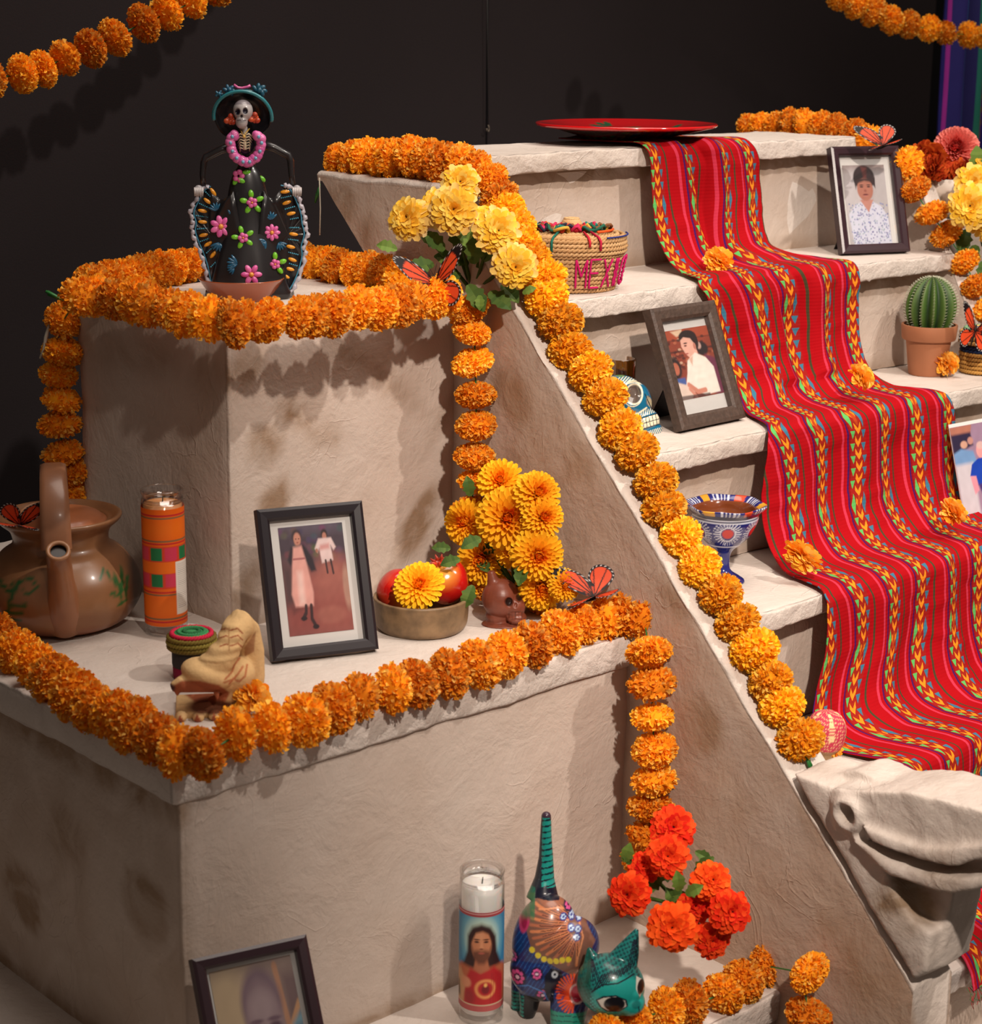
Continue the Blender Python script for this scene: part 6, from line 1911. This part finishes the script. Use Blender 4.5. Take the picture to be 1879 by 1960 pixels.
def sc(c):
    x, y = H.img(c)
    p = Paint(x, y, C(206,170,120)); br = C(150,82,52)
    f = c[:,1] < .01
    p.poly([(330,1304),(350,1292),(385,1292),(420,1302),(440,1322),(430,1345),(380,1345),(330,1315)], br, 4)
    p.ell(405, 1348, 44, 12, C(96,54,34), .4)
    p.ell(324, 1306, 14, 10, C(70,44,44), .4)
    for yy in (1200, 1213, 1228): 
        p.line([(424,yy+2),(436,yy-2),(443,yy+1)], 1.4, br); p.line([(446,yy+1),(458,yy-2),(467,yy+8)], 1.4, br)
    p.line([(442,1196),(441,1238)], 1.4, C(170,128,84))
    for pts in ([(432,1292),(446,1280),(450,1268),(460,1258)], [(430,1298),(448,1294),(458,1300),(470,1290),(474,1270)], [(440,1302),(456,1286),(466,1272)]): p.line(pts, 2.2, C(176,110,72))
    p.poly([(470,1240),(492,1208),(488,1248),(470,1258)], C(140,86,56), 2, .7)
    for k in range(3): p.poly([(338+k*32,1374),(345+k*32,1356),(354+k*32,1374)], C(156,84,56), 1)
    return p.c
painted('serpent', me, sc, mat('carved stone', vc=True, rough=.8, spec=.2, nscale=60, namp=.12, bump=.3, bscale=200), b)

# ------------------------------------------------------------------ painted wooden cat
q = at(1062, 1942, z=ZC)
b = thing('painted_cat', 'turquoise and blue patterned wooden cat with raised tail, on the lowest ledge', 'cat figure', q, facing(q))
T = Front(q, 1062, 1942)
mb = MB()
mb.ball(T.p(1040,1795,.012), (T.r(62), .042, T.r(92)), nu=36, nv=24, R=Matrix.Rotation(math.radians(10), 3, 'Y'))
mb.ball(T.p(1040,1850,.004), (T.r(66), .040, T.r(62)), nu=32, nv=20)
mb.ball(T.p(1085,1800,-.004), (T.r(56), .036, T.r(62)), nu=32, nv=20, R=Matrix.Rotation(math.radians(38), 3, 'Y'))
mb.ball(T.p(1105,1860,-.014), (T.r(44), .030, T.r(48)), nu=28, nv=18)
mb.tube([T.p(1034,1720,.030), T.p(1037,1680,.036), T.p(1039,1640,.038), T.p(1038,1600,.038), T.p(1038,1558,.038)], [T.r(32), T.r(19), T.r(14), T.r(11.5), T.r(9.5)], 20)
mb.ball(T.p(1038,1560,.038), T.r(9.8), nu=12, nv=8)
mb.tube([T.p(1000,1870,.020), T.p(993,1920,.018), T.p(990,1950,.016)], [T.r(24), T.r(16), T.r(14)], 16)
mb.tube([T.p(1015,1880,-.002), T.p(1012,1925,-.004), T.p(1008,1944,-.004)], [T.r(24), T.r(18), T.r(15)], 16)
mb.tube([T.p(1090,1890,-.026), T.p(1086,1940,-.034), T.p(1086,1990,-.038)], [T.r(38), T.r(33), T.r(31)], 20)
mb.tube([T.p(1142,1890,.018), T.p(1150,1925,.016), T.p(1154,1940,.014)], [T.r(24), T.r(17), T.r(14)], 16)
def leg_drop(c, n):
    c[:,2] = np.maximum(c[:,2], 0.0); return c
me = fuse('cat_body', mb, .0014, smooth=8, disp=leg_drop)
TQ, DK, NV = C(30,150,140), C(18,22,40), C(24,44,104)
def catc(c):
    x, y = T.img(c)
    p = Paint(x, y, NV)
    # fine blue hatching on the flank
    p.mix((((x*.9+y*.5) % 7) < 1.6)*.5, C(50,110,180))
    p.poly([(1000,1708),(1060,1690),(1110,1735),(1136,1780),(1100,1850),(1052,1825),(1015,1800),(1003,1760)], C(122,84,70), 2)
    for k in range(15):
        a = math.radians(92+k*9.6); r1 = 92
        x1, y1 = 1108+math.cos(a)*26, 1755-math.sin(a)*(-26)*-1
        ca, sa = math.cos(a), math.sin(a)
        p.line([(1104+24*ca, 1752+20*sa), (1104+r1*ca, 1752+72*sa)], 2.9, C(206,128,86) if k % 2 == 0 else C(176,104,76))
        p.line([(1104+24*ca, 1752+20*sa), (1104+r1*.8*ca, 1752+58*sa)], .8, C(60,40,40))
    p.poly([(1014,1706),(1070,1694),(1092,1716),(1040,1722)], C(150,96,74), 2, .9)
    p.line([(1028,1726),(1065,1722),(1100,1734),(1112,1770),(1100,1820)], 1.6, C(210,140,100))
    for (a_, b_) in ((1074,1738),(1089,1738),(1103,1740),(1089,1755),(1102,1757),(1100,1770)):
        p.ell(a_, b_, 7, 7, C(50,60,140), .2); 
        for j in range(6): p.ell(a_+3.6*math.cos(j), b_+3.6*math.sin(j), 1.7, 1.7, C(190,214,240), .3)
    for k in range(7): p.ell(1016+k*11.5, 1800+10*math.sin(k*.7)+k*3.4, 5.5, 6, C(226,206,50), .25)
    p.ell(1001, 1746, 10, 26, C(190,50,96), .2, .15); p.ell(1000, 1746, 6, 18, C(150,20,60), .2)
    for (a_, b_, r) in ((989,1858,13),(979,1822,9),(1026,1846,9),(1038,1890,11),(1085,1720,8)):
        p.ell(a_, b_, r*1.35, r*1.5, C(26,24,60), .2)
        for j in range(8): p.ell(a_+r*.75*math.cos(j*.785), b_+r*.85*math.sin(j*.785), r*.30, r*.30, C(214,86,150), .3)
        p.ell(a_, b_, r*.3, r*.3, C(230,200,220), .3)
    p.poly([(1040,1850),(1052,1834),(1072,1836),(1078,1862),(1060,1880),(1058,1900),(1044,1910)], DK, 1.5); p.ell(1060, 1846, 6, 7, C(190,200,210), .3); p.ell(1060, 1846, 2.6, 3, DK, .3)
    p.line([(980,1880),(1010,1870),(1040,1882),(1050,1908),(1000,1904)], 1.6, C(60,120,190))
    for k in range(18):
        a = math.radians(100+k*11); p.line([(1100, 1880), (1100+36*math.cos(a), 1880+38*math.sin(a))], 2.1, C(226,84,40))
    p.ell(1104, 1878, 14, 18, C(214,60,90), .2); p.ring(1104, 1878, 14, 18, .15, C(240,200,200), .5)
    p.mix(np.clip((1750-y)/10, 0, 1)*(x < 1020)*.8, C(20,110,70))
    # tail rings
    tl = (y < 1694) & (x > 1010) & (x < 1066) & (y < 1706)
    p.mix(tl*1.0, C(28,146,136)); p.mix(tl*(((y+(x-1040)*.18) % 11.5) < 3.0), DK); p.mix(tl*(x < 1031), C(30,36,44)*1 if False else C(30,40,50)); p.mix((y < 1562)*1.0, C(58,40,56))
    p.mix(((y > 1694)*(y < 1712)*(x > 1020)*(x < 1066))*1.0, DK)
    # legs
    lg = (y > 1915)
    p.mix(lg*(x > 1040)*(x < 1130), C(34,150,128)); p.mix(lg*(x > 1040)*(x < 1130)*(((y+abs(x-1086)*-.1) % 10) < 1.8), C(16,70,70))
    p.mix((y > 1900)*(x < 1002), C(34,140,128)); p.mix((y > 1900)*(x < 1002)*((y % 8) < 2.4), DK)
    p.mix((y > 1895)*(x >= 1002)*(x < 1040), (.012,.012,.014)); p.mix((y > 1895)*(x > 1130), (.012,.012,.014)); p.mix(((y > 1942)*(x < 1000))*1.0, C(190,180,176))
    return p.c
painted('cat_body', me, catc, mat('lacquered paint', vc=True, rough=.28, spec=.45, coat=.2), b)
# head: rounder, turned towards the lower right
hb_ = T.p(1166,1850,-.062)
mb = MB()
mb.ball(hb_, (T.r(64), T.r(56), T.r(58)), nu=36, nv=24, R=Matrix.Rotation(math.radians(18), 3, 'Y'))
mb.ball(hb_+Vector((T.r(34), -.014, -T.r(22))), (T.r(30), T.r(30), T.r(26)), nu=24, nv=16)
mb.ball(hb_+Vector((T.r(42), -.022, -T.r(2))), (T.r(12), T.r(12), T.r(14)), nu=16, nv=10)
for pts, rr in (([(1144,1842),(1132,1810),(1123,1780)], (18,11.5,2)), ([(1180,1822),(1198,1780),(1213,1740)], (20,12,2))):
    mb.tube([T.p(pts[0][0],pts[0][1],-.060), T.p(pts[1][0],pts[1][1],-.056), T.p(pts[2][0],pts[2][1],-.052)], [T.r(r) for r in rr], 16, flat=1.8)
me = fuse('cat_head', mb, .0012, smooth=7)
def hcol(c):
    x, y = T.img(c)
    p = Paint(x, y, C(26,120,116)); p.mix(((np.sin(x*.62+y*.2)*np.sin(y*.62-x*.2)) > .1)*.9, C(16,60,66))
    p.ell(1184, 1862, 52, 42, C(30,158,150), .2)
    p.mix(((np.sin(x*.75)*np.sin(y*.75)) > .35)*(y > 1862)*(x < 1180)*.8, C(60,186,180))
    for k in range(14): p.line([(1134+k*5.6,1846-k*3.0+abs(k-6)*.4),(1150+k*4.6,1818-k*1.2)], 1.3, DK)
    p.line([(1130,1852),(1150,1836),(1180,1832),(1208,1820)], 1.5, DK)
    p.poly([(1138,1866),(1152,1857),(1176,1854),(1197,1864),(1200,1878),(1184,1890),(1160,1890),(1146,1880)], DK, 1.2)
    p.poly([(1142,1867),(1154,1860),(1176,1857),(1194,1866),(1197,1878),(1182,1887),(1162,1887),(1150,1880)], C(220,216,206), 1.0); p.ell(1174, 1873, 20, 15.5, (.008,.008,.012), .12)
    p.poly([(1214,1824),(1224,1832),(1230,1852),(1222,1862),(1214,1846)], C(220,216,206), 1.0); p.ell(1223, 1845, 6.5, 13, (.008,.008,.012), .2)
    p.ell(1216, 1876, 9, 8, C(22,120,116), .4); p.line([(1220,1880),(1222,1890),(1214,1900)], 1.2, DK)
    p.line([(1180,1930),(1206,1918),(1222,1906),(1232,1892)], 2.4, C(190,50,70))
    for k in range(9): p.line([(1160+k*6,1912+k*.6),(1162+k*6,1920)], 1.0, C(150,200,190))
    for k in range(5): p.line([(1198+k*4,1806-k*1),(1207+k*1.6,1760)], 1.0, DK); p.line([(1128+k*5,1832),(1126+k*1.4,1800)], 1.0, DK)
    p.poly([(1118,1838),(1124,1785),(1130,1800),(1124,1840)], DK, 1)
    p.mix((x < 1128)*.7, C(20,84,70))
    return p.c
painted('cat_head', me, hcol, bpy.data.materials['lacquered paint'], b)
